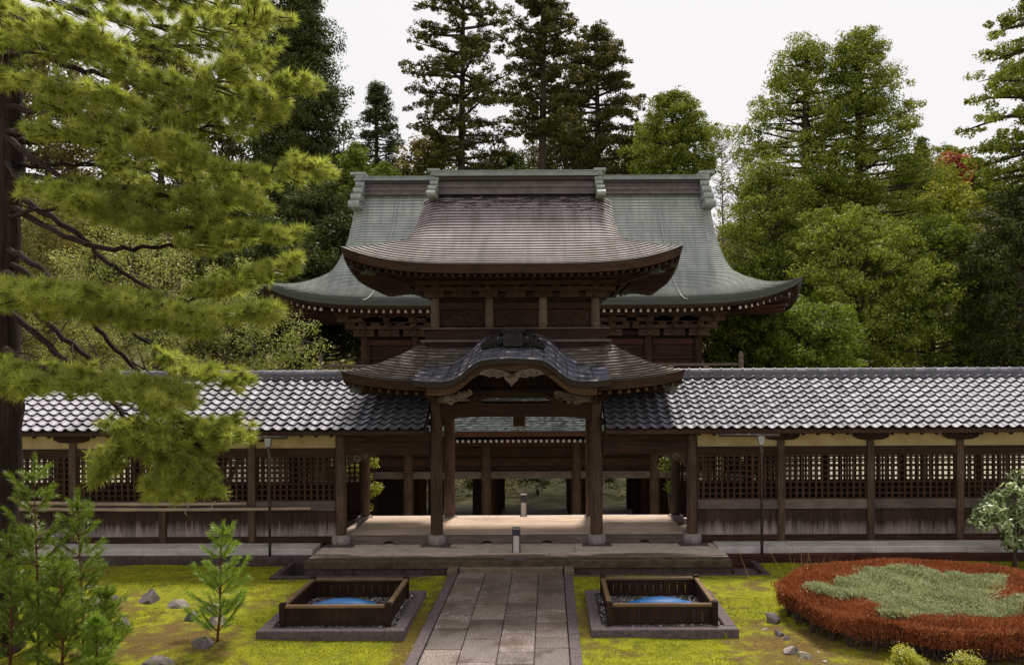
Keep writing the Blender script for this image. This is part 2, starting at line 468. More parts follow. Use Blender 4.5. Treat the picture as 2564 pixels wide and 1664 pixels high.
def mesh_np(name, verts, faces, smooth=False):
    verts = np.asarray(verts, np.float32)
    faces = np.asarray(faces, np.int32)
    me = bpy.data.meshes.new(name)
    k = faces.shape[1]
    me.vertices.add(len(verts)); me.vertices.foreach_set('co', verts.ravel())
    me.loops.add(faces.size); me.loops.foreach_set('vertex_index', faces.ravel())
    me.polygons.add(len(faces))
    me.polygons.foreach_set('loop_start', np.arange(0, faces.size, k, dtype=np.int32))
    me.polygons.foreach_set('loop_total', np.full(len(faces), k, np.int32))
    if smooth:
        me.polygons.foreach_set('use_smooth', np.ones(len(faces), bool))
    me.update(calc_edges=True)
    return me

def np_obj(name, verts, faces, mat, parent=None, smooth=False):
    me = mesh_np(name, verts, faces, smooth)
    me.materials.append(mat)
    return link(bpy.data.objects.new(name, me), parent)

class MB:
    def __init__(s):
        s.v = []; s.f = []; s.sm = []
    def add(s, vs, fs, smooth=False):
        b = len(s.v)
        s.v.extend([tuple(v) for v in vs])
        for f in fs:
            s.f.append(tuple(b + i for i in f)); s.sm.append(smooth)
        return s
    def box(s, x0, x1, y0, y1, z0, z1, rz=0.0, c=None):
        vs = [Vector((x, y, z)) for z in (z0, z1) for y in (y0, y1) for x in (x0, x1)]
        if rz:
            c = Vector(c) if c else Vector(((x0 + x1) / 2, (y0 + y1) / 2, 0))
            m = Matrix.Rotation(rz, 3, 'Z')
            vs = [m @ (v - c) + c for v in vs]
        return s.add(vs, [(0, 2, 3, 1), (4, 5, 7, 6), (0, 1, 5, 4), (2, 6, 7, 3), (0, 4, 6, 2), (1, 3, 7, 5)])
    def cbox(s, x0, x1, y0, y1, z0, z1, b=0.012):
        """a box with chamfered upper edges"""
        vs = []
        for (z, d) in ((z0, 0), (z1 - b, 0), (z1, b)):
            vs += [(x0 + d, y0 + d, z), (x1 - d, y0 + d, z), (x1 - d, y1 - d, z), (x0 + d, y1 - d, z)]
        fs = [(3, 2, 1, 0), (8, 9, 10, 11)]
        for r in (0, 4):
            for i in range(4):
                j = (i + 1) % 4
                fs.append((r + i, r + j, r + 4 + j, r + 4 + i))
        return s.add(vs, fs)
    def bar(s, p, q, w, h, up=(0, 0, 1)):
        p, q = Vector(p), Vector(q)
        d = (q - p).normalized()
        u = Vector(up)
        sx = d.cross(u)
        if sx.length < 1e-4:
            sx = d.cross(Vector((1, 0, 0)))
        sx.normalize()
        u = sx.cross(d).normalized()
        vs = []
        for c in (p, q):
            for a, b in ((-1, -1), (1, -1), (1, 1), (-1, 1)):
                vs.append(c + sx * (a * w / 2) + u * (b * h / 2))
        return s.add(vs, [(0, 1, 2, 3), (7, 6, 5, 4), (0, 4, 5, 1), (1, 5, 6, 2), (2, 6, 7, 3), (3, 7, 4, 0)])
    def tube(s, pts, rad, n=8, cap=True, squash=1.0):
        pts = [Vector(p) for p in pts]
        if isinstance(rad, (int, float)):
            rad = [rad] * len(pts)
        rings = []
        prev = None
        for i, p in enumerate(pts):
            d = (pts[min(i + 1, len(pts) - 1)] - pts[max(i - 1, 0)])
            if d.length < 1e-6: d = Vector((0, 0, 1))
            d.normalize()
            a = prev if prev is not None else (Vector((0, 0, 1)) if abs(d.z) < 0.9 else Vector((1, 0, 0)))
            sx = d.cross(a)
            if sx.length < 1e-4: sx = d.cross(Vector((0, 1, 0)))
            sx.normalize()
            u = sx.cross(d).normalized()
            prev = u
            rings.append([p + (sx * math.cos(t) + u * math.sin(t) * squash) * rad[i] for t in [2 * math.pi * j / n for j in range(n)]])
        vs = [v for r in rings for v in r]
        fs = []
        for i in range(len(rings) - 1):
            for j in range(n):
                k2 = (j + 1) % n
                fs.append((i * n + j, i * n + k2, (i + 1) * n + k2, (i + 1) * n + j))
        if cap:
            fs.append(tuple(reversed(range(n))))
            fs.append(tuple(range((len(rings) - 1) * n, len(rings) * n)))
        return s.add(vs, fs, True)
    def lathe(s, prof, c, n=24, smooth=True):
        c = Vector(c)
        vs = []; fs = []
        for (r, z) in prof:
            for j in range(n):
                t = 2 * math.pi * j / n
                vs.append(c + Vector((r * math.cos(t), r * math.sin(t), z)))
        for i in range(len(prof) - 1):
            for j in range(n):
                k2 = (j + 1) % n
                fs.append((i * n + j, i * n + k2, (i + 1) * n + k2, (i + 1) * n + j))
        fs.append(tuple(range((len(prof) - 1) * n, len(prof) * n)))
        return s.add(vs, fs, smooth)
    def grid(s, rows, smooth=True):
        nr, nc = len(rows), len(rows[0])
        vs = [p for r in rows for p in r]
        fs = [(i * nc + j, i * nc + j + 1, (i + 1) * nc + j + 1, (i + 1) * nc + j) for i in range(nr - 1) for j in range(nc - 1)]
        return s.add(vs, fs, smooth)
    def prism(s, poly, y0, y1):
        """poly of (x, z) extruded in y"""
        n = len(poly)
        vs = [(x, y0, z) for x, z in poly] + [(x, y1, z) for x, z in poly]
        fs = [tuple(range(n)), tuple(reversed(range(n, 2 * n)))]
        for i in range(n):
            j = (i + 1) % n
            fs.append((i, i + n, j + n, j))
        return s.add(vs, fs)
    def mesh(s, name, mat):
        me = bpy.data.meshes.new(name)
        me.from_pydata(s.v, [], s.f)
        me.polygons.foreach_set('use_smooth', s.sm)
        me.materials.append(mat)
        bm = bmesh.new(); bm.from_mesh(me)
        bmesh.ops.recalc_face_normals(bm, faces=bm.faces[:])
        bm.to_mesh(me); bm.free()
        me.update()
        return me
    def build(s, name, mat, parent=None):
        return link(bpy.data.objects.new(name, s.mesh(name, mat)), parent)

def inst(name, me, parent, loc, rot=(0, 0, 0), scale=(1, 1, 1)):
    o = bpy.data.objects.new(name, me)
    o.location = loc; o.rotation_euler = rot; o.scale = scale
    return link(o, parent)

def sub(parent_part, o):
    """parent an object written in world coordinates under a part whose own transform is the identity"""
    o.parent = parent_part
    o.matrix_parent_inverse = Matrix.Identity(4)
    return o

def at(px, py, Y):
    return Vector((CX + (px - 1375) * Y / 2000, Y, CZ - (py - 930) * Y / 2000))
def on(px, py, z=0.0):
    Y = 2000 * (CZ - z) / (py - 930)
    return Vector((CX + (px - 1375) * Y / 2000, Y, z))

# ================================================================== SETTING
def smooth01(a, b, x):
    t = np.clip((x - a) / (b - a), 0, 1)
    return t * t * (3 - 2 * t)

def hill_z(X, Y):
    z = np.where(Y < 19.4, -0.35, 0.0)
    z = z + (-3.6) * smooth01(23.9, 27.5, Y)
    side = 22 + 14 * smooth01(12, 55, X) + 14 * smooth01(15, 70, -X)
    rise = smooth01(62, 150, Y)
    z = z + side * rise + 1.5 * np.sin(X * 0.11 + Y * 0.05) * rise
    # pale banks beside the hall, level with the corridor floor
    z = z + 5.6 * smooth01(27.5, 34.5, Y) * smooth01(9.0, 11.5, np.abs(X)) * (1 - 0.6 * smooth01(36, 50, Y))
    return z

xs = np.concatenate([np.linspace(-400, -60, 12)[:-1], np.linspace(-60, 60, 61), np.linspace(60, 400, 12)[1:]])
ys = np.concatenate([np.linspace(-40, 19.38, 8), np.linspace(19.42, 30, 16), np.linspace(31, 170, 60), np.linspace(180, 600, 8)])
gx, gy = np.meshgrid(xs, ys)
gz = hill_z(gx, gy)
gv = np.stack([gx, gy, gz], -1).reshape(-1, 3)
nc = len(xs); nr = len(ys)
ii, jj = np.meshgrid(np.arange(nr - 1), np.arange(nc - 1), indexing='ij')
gf = np.stack([ii * nc + jj, ii * nc + jj + 1, (ii + 1) * nc + jj + 1, (ii + 1) * nc + jj], -1).reshape(-1, 4)
tag(np_obj('ground', gv, gf, M['ground'], None, True), 'sloping earth ground behind the temple rising to a wooded hill', kind='structure')

# moss lawn: a displaced sheet with openings for the gutter and the path
def sines(X, Y, n=10, f0=0.8, f1=6.0, seed=1):
    r = np.random.default_rng(seed)
    z = np.zeros_like(X)
    for i in range(n):
        f = f0 * (f1 / f0) ** (i / (n - 1)); a = r.uniform(0, 6.28); p = r.uniform(0, 6.28)
        z += np.sin((X * math.cos(a) + Y * math.sin(a)) * f + p) / (f ** 0.8)
    return z
lx = np.arange(-17, 17.01, 0.085); ly = np.arange(6.0, 19.31, 0.085)
LX, LY = np.meshgrid(lx, ly)
def lawn_z(X, Y):
    z = 0.012 * sines(X, Y, 12, 0.7, 22, 3)
    z = z + 0.10 * np.exp(-(((X + 6.1) / 1.7) ** 2 + ((Y - 13.6) / 1.0) ** 2))
    z = z + 0.10 * np.exp(-(((X - 7.8) / 3.2) ** 2 + ((Y - 14.5) / 2.5) ** 2))
    return z
LZ = lawn_z(LX, LY)
lv = np.stack([LX, LY, LZ], -1).reshape(-1, 3)
nc = len(lx); nr = len(ly)
ii, jj = np.meshgrid(np.arange(nr - 1), np.arange(nc - 1), indexing='ij')
lf = np.stack([ii * nc + jj, ii * nc + jj + 1, (ii + 1) * nc + jj + 1, (ii + 1) * nc + jj], -1).reshape(-1, 4)
fc = lv[lf].mean(1)
keep = ~((np.abs(fc[:, 0] - 0.17) < 5.5) & (fc[:, 1] > 17.72)) & ~(fc[:, 1] > 18.95)
keep &= ~((fc[:, 0] > -1.42) & (fc[:, 0] < 1.30))
tag(np_obj('moss_lawn', lv, lf[keep], M['moss'], None, True), 'yellow green moss lawn on both sides of the stone path', kind='structure')

# short tufts standing out of the moss
def blades(P, n_dir_tilt, L, W, seed):
    r = np.random.default_rng(seed)
    n = len(P)
    az = r.uniform(0, 2 * np.pi, n); ti = r.uniform(0, n_dir_tilt, n)
    d = np.stack([np.sin(ti) * np.cos(az), np.sin(ti) * np.sin(az), np.cos(ti)], -1)
    a2 = r.uniform(0, 2 * np.pi, n)
    s = np.stack([np.cos(a2), np.sin(a2), np.zeros(n)], -1)
    L = (L * r.uniform(0.5, 1.3, n))[:, None]; W = W
    V = np.stack([P - s * W, P + s * W, P + d * L], 1).reshape(-1, 3)
    return V, np.arange(3 * n).reshape(-1, 3)
r0 = np.random.default_rng(11)
P = np.stack([r0.uniform(-12, 13, 170000), 8.5 + 10.4 * r0.uniform(0, 1, 170000) ** 0.9, np.zeros(170000)], -1)
ok = ~((np.abs(P[:, 0] - 0.17) < 5.6) & (P[:, 1] > 17.66)) & ~((P[:, 0] > -1.5) & (P[:, 0] < 1.4)) & (P[:, 1] < 18.9)
ok &= ~((P[:, 0] > -4.24) & (P[:, 0] < -1.63) & (P[:, 1] > 13.6) & (P[:, 1] < 16.2)) & ~((P[:, 0] > 1.5) & (P[:, 0] < 4.05) & (P[:, 1] > 13.6) & (P[:, 1] < 16.2))
ok &= sines(P[:, 0], P[:, 1], 8, 1.0, 9, 9) > -0.9
ok &= (((P[:, 0] + 5.6) / 1.5) ** 2 + ((P[:, 1] - 13.4) / 1.0) ** 2 > 1) & (((P[:, 0] - 4.7) / 1.0) ** 2 + ((P[:, 1] - 12.9) / 1.4) ** 2 > 1)
P = P[ok]; P[:, 2] = lawn_z(P[:, 0], P[:, 1]) - 0.004
V, F = blades(P, 0.8, 0.028, 0.011, 5)
tag(np_obj('moss_tufts', V, F, M['mossblade']), 'short bright moss tufts covering the lawn', 'moss', kind='stuff')
# a few fallen needles, straw and leaves lying on the moss
P = np.stack([r0.uniform(-9, 7, 4200), r0.uniform(9.5, 18, 4200), np.zeros(4200)], -1)
P = P[~((P[:, 0] > -1.2) & (P[:, 0] < 1.1)) & ~((np.abs(P[:, 0] - 0.17) < 5.6) & (P[:, 1] > 17.66))]
P = P[~((P[:, 1] > 13.6) & (P[:, 1] < 16.2) & (np.abs(P[:, 0]) < 4.3) & (np.abs(P[:, 0]) > 1.4))]
P[:, 2] = lawn_z(P[:, 0], P[:, 1]) + 0.018
V, F = blades(P, 1.5, 0.06, 0.007, 6)
V[2::3, 2] = V[0::3, 2] + 0.006
tag(np_obj('fallen_litter', V, F, M['straw']), 'scattered dry needles and straw lying on the moss', 'litter', kind='stuff')

# ------------------------------------------------------------------ path
path = thing('path', 'straight path of speckled granite slabs leading to the gate', None)
del_cat = path
tag(path, kind='structure')
mb = MB(); mb.box(-1.42, 1.32, 4.0, 18.05, -0.30, -0.03); mb.build('path_bed', M['gutter'], path)
colx = [-1.235, -0.625, -0.015, 0.575, 1.135]
for ci in range(4):
    y = 6.3 + [0.0, 0.45, 0.2, 0.6][ci]
    while y < 18.0:
        ln = random.choice([0.55, 0.7, 0.85, 0.95, 1.1])
        y1 = min(y + ln, 18.04)
        if 18.04 - y1 < 0.3: y1 = 18.04
        g = 0.006
        z1 = 0.028 + random.uniform(-0.006, 0.006)
        mb = MB(); mb.cbox(colx[ci] + g, colx[ci + 1] - g, y + g, y1 - g, -0.04, z1, 0.008)
        o = mb.build('paving_slab', M['slab'], path)
        y = y1
for (x0, x1) in ((-1.43, -1.245), (1.145, 1.33)):
    y = 6.0
    while y < 17.7:
        y1 = min(y + random.uniform(1.5, 2.4), 17.80)
        if 17.80 - y1 < 0.7: y1 = 17.80
        mb = MB(); mb.cbox(x0, x1, y + 0.005, y1 - 0.005, -0.06, 0.05 + random.uniform(-0.004, 0.004), 0.01)
        mb.build('kerb_stone', M['kerb'], path)
        y = y1

# ------------------------------------------------------------------ gate platform and gutter
PT = 0.25
plat = thing('stone_platform', 'low stone platform with painted eave shade in front of and beneath the gate', 'platform', (0, 19, 0))
PL0, PL1 = -4.78, 4.98
mb = MB(); mb.box(PL0 + 0.05, PL1 - 0.05, 18.3, 24.1, -0.34, PT - 0.06); mb.build('core', M['stone_dark'], plat)
xx = PL0
while xx < PL1 - 0.01:
    x1 = min(xx + random.uniform(1.5, 2.2), PL1)
    if PL1 - x1 < 0.8: x1 = PL1
    mb = MB(); mb.cbox(xx + 0.003, x1 - 0.003, 18.2, 18.52, PT - 0.17, PT + random.uniform(0.0, 0.006), 0.014)
    mb.build('edge_stone', M['edge'], plat)
    mb = MB(); mb.box(xx + 0.003, x1 - 0.003, 18.25, 18.5, -0.34, PT - 0.175)
    mb.build('footing_stone', M['stone_dark'], plat)
    xx = x1
ys_ = [18.526, 19.0, 19.62, 24.0]
for j in range(3):
    xx = PL0
    while xx < PL1 - 0.01:
        x1 = min(xx + random.uniform(1.7, 2.6), PL1)
        if PL1 - x1 < 0.9: x1 = PL1
        mb = MB(); mb.cbox(xx + 0.003, x1 - 0.003, ys_[j] + 0.003, ys_[j + 1] - 0.003, PT - 0.12, PT + random.uniform(-0.004, 0.003), 0.006)
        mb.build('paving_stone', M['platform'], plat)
        xx = x1
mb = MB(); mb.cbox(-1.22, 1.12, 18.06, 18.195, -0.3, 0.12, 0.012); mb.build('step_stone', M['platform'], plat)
mb = MB(); mb.cbox(-0.22, 0.30, 18.21, 18.40, PT + 0.007, PT + 0.05, 0.012); mb.build('tread_stone', M['kerb'], plat)
for x in (-1.36, 1.26):
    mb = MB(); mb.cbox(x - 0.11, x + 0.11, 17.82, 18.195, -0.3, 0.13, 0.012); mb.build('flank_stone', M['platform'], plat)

gut = thing('drain_gutter', 'stone edged drain gutter running along the platform foot', 'gutter', (0, 18, 0))
for (x0, x1) in ((-5.4, -1.48), (1.38, 5.75)):
    n = 3
    for i in range(n):
        a = x0 + (x1 - x0) * i / n; b = x0 + (x1 - x0) * (i + 1) / n
        mb = MB(); mb.cbox(a + 0.004, b - 0.004, 17.70, 17.81, -0.34, 0.03 + random.uniform(-0.008, 0.008), 0.01); mb.build('gutter_kerb', M['stone_dark'], gut)
for s, xa in ((-1, -5.4), (1, 5.75)):
    mb = MB(); mb.cbox(min(xa, xa - s * 0.14), max(xa, xa - s * 0.14), 17.816, 19.09, -0.34, 0.03, 0.01); mb.build('gutter_kerb', M['stone_dark'], gut)
mb = MB(); mb.cbox(5.02, 5.58, 18.1, 18.6, -0.33, -0.04, 0.02); mb.build('gutter_cover', M['stone_dark'], gut)

# ================================================================== ROOF GEOMETRY
class Hip:
    """hip-and-gable roof: front and back slopes from a ridge along X, side slopes below the gables"""
    def __init__(s, Yr, Ye, zr, ze, w0, W, tk, p, up, k, roll=0.0, flare=0.0, d0=0.0, kb=1.0):
        s.__dict__.update(locals())
    def zc(s, t):
        g = 1 - (1 - t) ** s.p
        return s.zr + (s.ze - s.zr) * g
    def w(s, t):
        if t <= s.tk:
            return s.w0 + s.flare * (t / max(s.tk, 1e-6)) ** 2
        wk = s.w0 + s.flare
        q = (t - s.tk) / (1 - s.tk)
        return wk + (s.W - wk) * q
    def lift(s, t):
        return 0.0 if t <= s.tk else s.up * ((t - s.tk) / (1 - s.tk))
    def yd(s, t):
        return s.d0 + (s.Yr - s.Ye - s.d0) * t
    def pt(s, u, t, face):
        """face 'F','B' (front, back), 'L','R' sides; u in -1..1 along the eave"""
        w = s.w(t); d = s.yd(t)
        if face in 'FB':
            x = u * w
            xe = abs(x) / s.W
            z = s.zc(t) + s.lift(t) * abs(u) ** s.k
            if s.roll and t < s.tk:
                q = max(0.0, (abs(u) - (1 - 0.55 / w)) / (0.55 / w))
                z -= s.roll * q * q * (1 - (t / s.tk) ** 3)
            return Vector((x, s.Yr - d if face == 'F' else s.Yr + d * s.kb, z))
        x = w if face == 'R' else -w
        z = s.zc(t) + s.lift(t) * abs(u) ** (s.k * s.W / max(s.yd(1), 0.1) * 0.6 + 1.5)
        return Vector((x, s.Yr + u * d * (s.kb if u > 0 else 1.0), z))

def us(n, k=1.0):
    return [-1 + 2 * i / n for i in range(n + 1)]

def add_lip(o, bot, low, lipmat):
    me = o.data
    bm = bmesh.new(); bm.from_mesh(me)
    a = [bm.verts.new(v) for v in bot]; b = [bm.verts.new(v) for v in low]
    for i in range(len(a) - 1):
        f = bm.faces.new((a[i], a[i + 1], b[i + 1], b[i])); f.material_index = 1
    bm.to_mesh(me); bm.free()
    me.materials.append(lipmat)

def roof_courses(h, n, step, part, mat, lipmat, faces='FBLR', name='roof_course', merged=False, nseg=36, cut=None):
    U0 = us(nseg)
    for face in faces:
        t0 = 0.0 if face in 'FB' else h.tk
        allb = MB(); lips = MB()
        N = n if face in 'FB' else max(3, int(n * (1 - h.tk)))
        for i in range(N):
            a = t0 + (1 - t0) * i / N; b = t0 + (1 - t0) * (i + 1) / N
            if cut and face == 'F' and b > cut[1]:
                uc = cut[0] / h.w(b)
                runs = [[-1 + (1 - uc) * j / 14 for j in range(15)], [uc + (1 - uc) * j / 14 for j in range(15)]]
            else:
                runs = [U0]
            for U in runs:
                mb = allb if merged else MB()
                top = [h.pt(u, a, face) for u in U]
                bot = [h.pt(u, b, face) + Vector((0, 0, step)) for u in U]
                low = [v - Vector((0, 0, step + 0.004)) for v in bot]
                mb.grid([top, bot])
                if not merged:
                    o_ = mb.build(name, mat, part)
                    add_lip(o_, bot, low, lipmat)
                else:
                    lips.grid([bot, low], False)
        if merged:
            allb.build('roof_sheeting', mat, part)
            lips.build('sheeting_lips', lipmat, part)

def front_runs(h, face, cut, nseg):
    if cut and face == 'F':
        uc = cut[0] / h.W
        return [[-1 + (1 - uc) * j / 16 for j in range(17)], [uc + (1 - uc) * j / 16 for j in range(17)]]
    return [us(nseg)]

def eave_band(h, part, mat, faces='FBLR', thick=0.22, inset=0.10, name='eave_edge', nseg=40, cut=None):
    for face in faces:
      for U in front_runs(h, face, cut, nseg):
        a0 = None
        a = [h.pt(u, 1.0, face) + Vector((0, 0, 0.0)) for u in U]
        inw = {'F': Vector((0, 1, 0)), 'B': Vector((0, -1, 0)), 'L': Vector((1, 0, 0)), 'R': Vector((-1, 0, 0))}[face]
        def sh(v, d, dz):
            q = v + inw * d + Vector((0, 0, dz))
            lim = h.W - d
            if face in 'FB': q.x = max(-lim, min(lim, q.x))
            else:
                yl = h.yd(1) - d
                q.y = max(h.Yr - yl, min(h.Yr + yl * h.kb, q.y))
            return q
        l1 = [sh(v, 0.015, -0.006) for v in a]
        l2 = [sh(v, inset * 0.5, -thick) for v in a]
        l3 = [sh(v, inset * 2.5, -thick * 1.05) for v in a]
        mb = MB(); mb.grid([l1, l2, l3], False); mb.build(name, mat, part)

def soffit(h, part, mat, cx, cy, zwall, thick=0.22, faces='FBLR', nseg=30, cut=None):
    for face in faces:
      for U in front_runs(h, face, cut, nseg):
        outer = [h.pt(u, 1.0, face) for u in U]
        rows = []
        for q in (0.06, 0.35, 0.7, 1.0):
            r_ = []
            for u, v in zip(U, outer):
                if face in 'FB':
                    inner = Vector((u * cx, h.Yr + (-cy if face == 'F' else cy), zwall))
                else:
                    inner = Vector(((-cx if face == 'L' else cx), h.Yr + u * cy, zwall))
                o_ = v - Vector((0, 0, thick))
                r_.append(o_.lerp(inner, q))
            rows.append(r_)
        mb = MB(); mb.grid(rows); mb.build('soffit', mat, part)

def rafters(h, part, mat, cx, cy, zwall, spacing, thick, size=(0.07, 0.08), ends=None, faces='F', setback=0.06, drop=0.05, cut=None):
    for face in faces:
        L = h.W if face in 'FB' else h.yd(1)
        n = int(2 * L * 0.97 / spacing)
        for i in range(n + 1):
            u = -0.97 + 1.94 * i / n
            if cut and face == 'F' and abs(u * h.W) < cut[0]: continue
            v = h.pt(u, 1.0, face) - Vector((0, 0, thick + drop))
            if face in 'FB':
                ui = max(-1, min(1, u * h.W / cx * 0.9 if abs(u * h.W) < cx else (1 if u > 0 else -1)))
                inner = Vector((ui * cx, h.Yr + (-cy if face == 'F' else cy), zwall - drop))
            else:
                ui = max(-1, min(1, u))
                inner = Vector(((-cx if face == 'L' else cx), h.Yr + ui * cy, zwall - drop))
            d = (inner - v)
            p = v + d * setback
            mb = MB(); mb.bar(p, v + d * 0.98, size[0], size[1]); o = mb.build('rafter', mat, part)
            if ends is not None:
                dn = d.normalized()
                mb = MB(); mb.bar(p - dn * 0.012, p - dn * 0.002, size[0] * 1.02, size[1] * 1.02)
                mb.build('rafter_end', ends, part)

def bracket_mesh(name, sc=1.0, mat=None, arms=3):
    mb = MB()
    z = 0
    for i in range(arms):
        e = (0.16 + 0.15 * i) * sc
        mb.box(-0.07 * sc, 0.07 * sc, -e, 0.08 * sc, z, z + 0.09 * sc)
        mb.box(-e - 0.08 * sc, e + 0.08 * sc, -e * 0.75 - 0.05 * sc, -e * 0.75 + 0.05 * sc, z + 0.002, z + 0.085 * sc)
        for q in (-e, 0, e):
            mb.box(q - 0.075 * sc, q + 0.075 * sc, -e * 0.75 - 0.072 * sc, -e * 0.75 + 0.072 * sc, z + 0.09 * sc, z + 0.15 * sc)
        mb.box(-0.05 * sc, 0.05 * sc, -e - 0.12 * sc, -e + 0.02, z + 0.03 * sc, z + 0.08 * sc)
        z += 0.16 * sc
    return mb.mesh(name, mat)

def scroll(mb, c, r, turns, rad, flip=1, y=0.0, start=0.0, n=22):
    pts = []
    for i in range(n):
        q = i / (n - 1)
        a = start + flip * turns * 2 * math.pi * q
        rr = r * (1 - 0.82 * q)
        pts.append((c[0] + rr * math.cos(a), c[1] + y, c[2] + rr * math.sin(a)))
    mb.tube(pts, [rad * (1 - 0.35 * i / (n - 1)) for i in range(n)], 6)

# ================================================================== GATE
GX = (-4.39, -2.0, 2.0, 4.39)
gate = thing('temple_gate', 'two storey dark timber temple gate with curved gable over its entrance', 'gate', (0, 20, 0.35))
def column(x, y, z0, z1, r, part, mat, name='column'):
    prof = [(r * 0.93, z0), (r, z0 + 0.08), (r, z0 + (z1 - z0) * 0.5), (r * 0.97, z1 - 0.1), (r * 0.9, z1)]
    mb = MB(); mb.lathe(prof, (x, y, 0), 18)
    return mb.build(name, mat, part)
for x in GX:
    for y in (20.0, 22.6):
        inner = abs(x) < 3
        column(x, y, 0.50, 3.9 if inner else 3.0, 0.155 if inner else 0.135, gate, M['col'])
        mb = MB(); mb.lathe([(0.21, 0.262), (0.24, 0.32), (0.235, 0.42), (0.20, 0.49), (0.0, 0.505)], (x, y, 0), 20)
        mb.build('plinth', M['stone'], gate)
        if y < 21:
            mb = MB(); mb.cbox(x - 0.36, x + 0.36, y - 0.36, y + 0.36, 0.20, 0.268, 0.01); mb.build('plinth_slab', M['kerb'], gate)
# floor of long boards over a front sill with drain notches
for (xa, xb) in ((-4.25, -2.0), (-2.0, 2.0), (2.0, 4.25)):
    y = 20.13
    while y < 22.5:
        y1 = min(y + 0.14, 22.55)
        mb = MB(); mb.cbox(xa + 0.004, xb - 0.004, y + 0.003, y1 - 0.003, 0.40, 0.462 + random.uniform(-0.003, 0.003), 0.006)
        mb.build('floor_board', M['floor'], gate)
        y = y1
    q0, q1 = xa + (0.2 if xa > -4 else 0.05), xb - (0.2 if xb < 4 else 0.05)
    nn = [0.0] if xb - xa < 3 else [-0.75, 0.75]
    prof = [(q0, 0.254)]
    for c in nn:
        c = (q0 + q1) / 2 + c
        for a in range(0, 9):
            t = math.pi - math.pi * a / 8
            prof.append((c + 0.15 * math.cos(t), 0.254 + 0.085 * math.sin(t)))
    prof += [(q1, 0.254), (q1, 0.458), (q0, 0.458)]
    mb = MB(); mb.prism(prof, 19.98, 20.122); mb.build('floor_sill', M['grey_x'], gate)
# beams between the columns
def beam(part, x0, x1, y, z0, z1, d=0.18, mat='wood_x', name='beam', arch=0.0):
    if arch:
        n = 16; lo = []; hi = []
        for i in range(n + 1):
            q = i / n; e = 1 - (2 * q - 1) ** 4
            lo.append((x0 + (x1 - x0) * q, z0 + arch * e)); hi.append((x0 + (x1 - x0) * q, z1 + arch * 0.35 * e))
        mb = MB(); mb.prism(lo + hi[::-1], y - d / 2, y + d / 2)
    else:
        mb = MB(); mb.box(x0, x1, y - d / 2, y + d / 2, z0, z1)
    return mb.build(name, M[mat], part)
beam(gate, -1.86, 1.86, 20.0, 3.36, 3.74, 0.22, 'wood_x', 'rainbow_beam', 0.07)
beam(gate, -2.35, 2.35, 20.0, 3.90, 4.08, 0.26, 'wood_x')
beam(gate, -2.35, 2.35, 22.6, 3.90, 4.08, 0.26, 'wood_x')
beam(gate, -1.86, 1.86, 22.6, 3.42, 3.70, 0.2, 'wood_x', 'rainbow_beam', 0.05)
for x in (-2.0, 2.0):
    mb = MB(); mb.box(x - 0.09, x + 0.09, 20.13, 22.45, 3.45, 3.75); mb.build('tie_beam', M['wood_y'], gate)
    mb = MB(); mb.box(x - 0.13, x + 0.13, 20.14, 22.46, 3.90, 4.075); mb.build('tie_beam', M['wood_y'], gate)
mb = MB(); mb.box(-0.16, 0.16, 21.9, 22.1, 3.05, 3.5); mb.build('hanging_post', M['ochre'], gate)
mb = MB(); mb.box(-1.8, 1.8, 21.92, 22.08, 3.5, 3.75); mb.build('cross_beam', M['wood_x'], gate)
for s in (-1, 1):
    a, b = (2.16, 4.25) if s > 0 else (-4.25, -2.16)
    beam(gate, a, b, 20.0, 2.50, 2.80, 0.2, 'wood_x', 'side_beam')
    beam(gate, a, b, 22.6, 2.50, 2.75, 0.18, 'wood_x', 'side_beam')
    beam(gate, a, b, 20.02, 2.80, 3.02, 0.12, 'wood_x', 'side_lintel')
    # carved tail below the side beam at the outer column
    cb = MB(); x0 = s * 4.22
    cb.prism([(x0, 2.5), (x0 - s * 0.75, 2.5), (x0 - s * 0.55, 2.42), (x0 - s * 0.35, 2.34), (x0 - s * 0.12, 2.28), (x0, 2.2)], 19.92, 20.04)
    tail = cb.build('carved_tail', M['carve_dark'], gate)
    cb = MB(); scroll(cb, (x0 - s * 0.25, 19.9, 2.42), 0.09, 1.4, 0.018, s); scroll(cb, (x0 - s * 0.48, 19.9, 2.45), 0.06, 1.2, 0.014, -s)
    sub(tail, cb.build('scroll_carving', M['carve'], None))
# ceiling and upper body
mb = MB(); mb.box(-2.3, 2.3, 19.9, 22.7, 4.085, 4.13); mb.build('ceiling_boards', M['interior'], gate)
mb = MB(); mb.box(-2.25, 2.25, 20.05, 22.55, 4.14, 5.28); mb.build('waist_wall', M['interior'], gate)

# lower skirt roof, open in the middle for the curved gable
CUT = (1.66, 0.58)
hl = Hip(21.3, 18.2, 5.30, 4.30, 2.32, 3.93, 0.0, 1.4, 0.27, 4.0, d0=0.98, kb=0.68)  # unseen back overhang is shortened so sunlight reaches the gate floor
mb = MB(); mb.box(-2.3, 2.3, 20.3, 22.3, 5.0, 5.285); lroof = mb.build('lower_roof', M['interior'], gate)
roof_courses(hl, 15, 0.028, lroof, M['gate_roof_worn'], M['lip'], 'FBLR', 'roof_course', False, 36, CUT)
eave_band(hl, lroof, M['wood_x'], 'FBLR', 0.20, 0.10, cut=CUT)
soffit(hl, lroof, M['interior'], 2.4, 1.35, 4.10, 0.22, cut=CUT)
rafters(hl, lroof, M['wood_y'], 2.4, 1.5, 4.09, 0.22, 0.20, (0.07, 0.075), M['ochre'], 'F', 0.10, 0.06, CUT)
rafters(hl, lroof, M['wood_x'], 2.4, 1.5, 4.09, 0.24, 0.20, (0.07, 0.075), M['ochre'], 'LR', 0.10, 0.06)
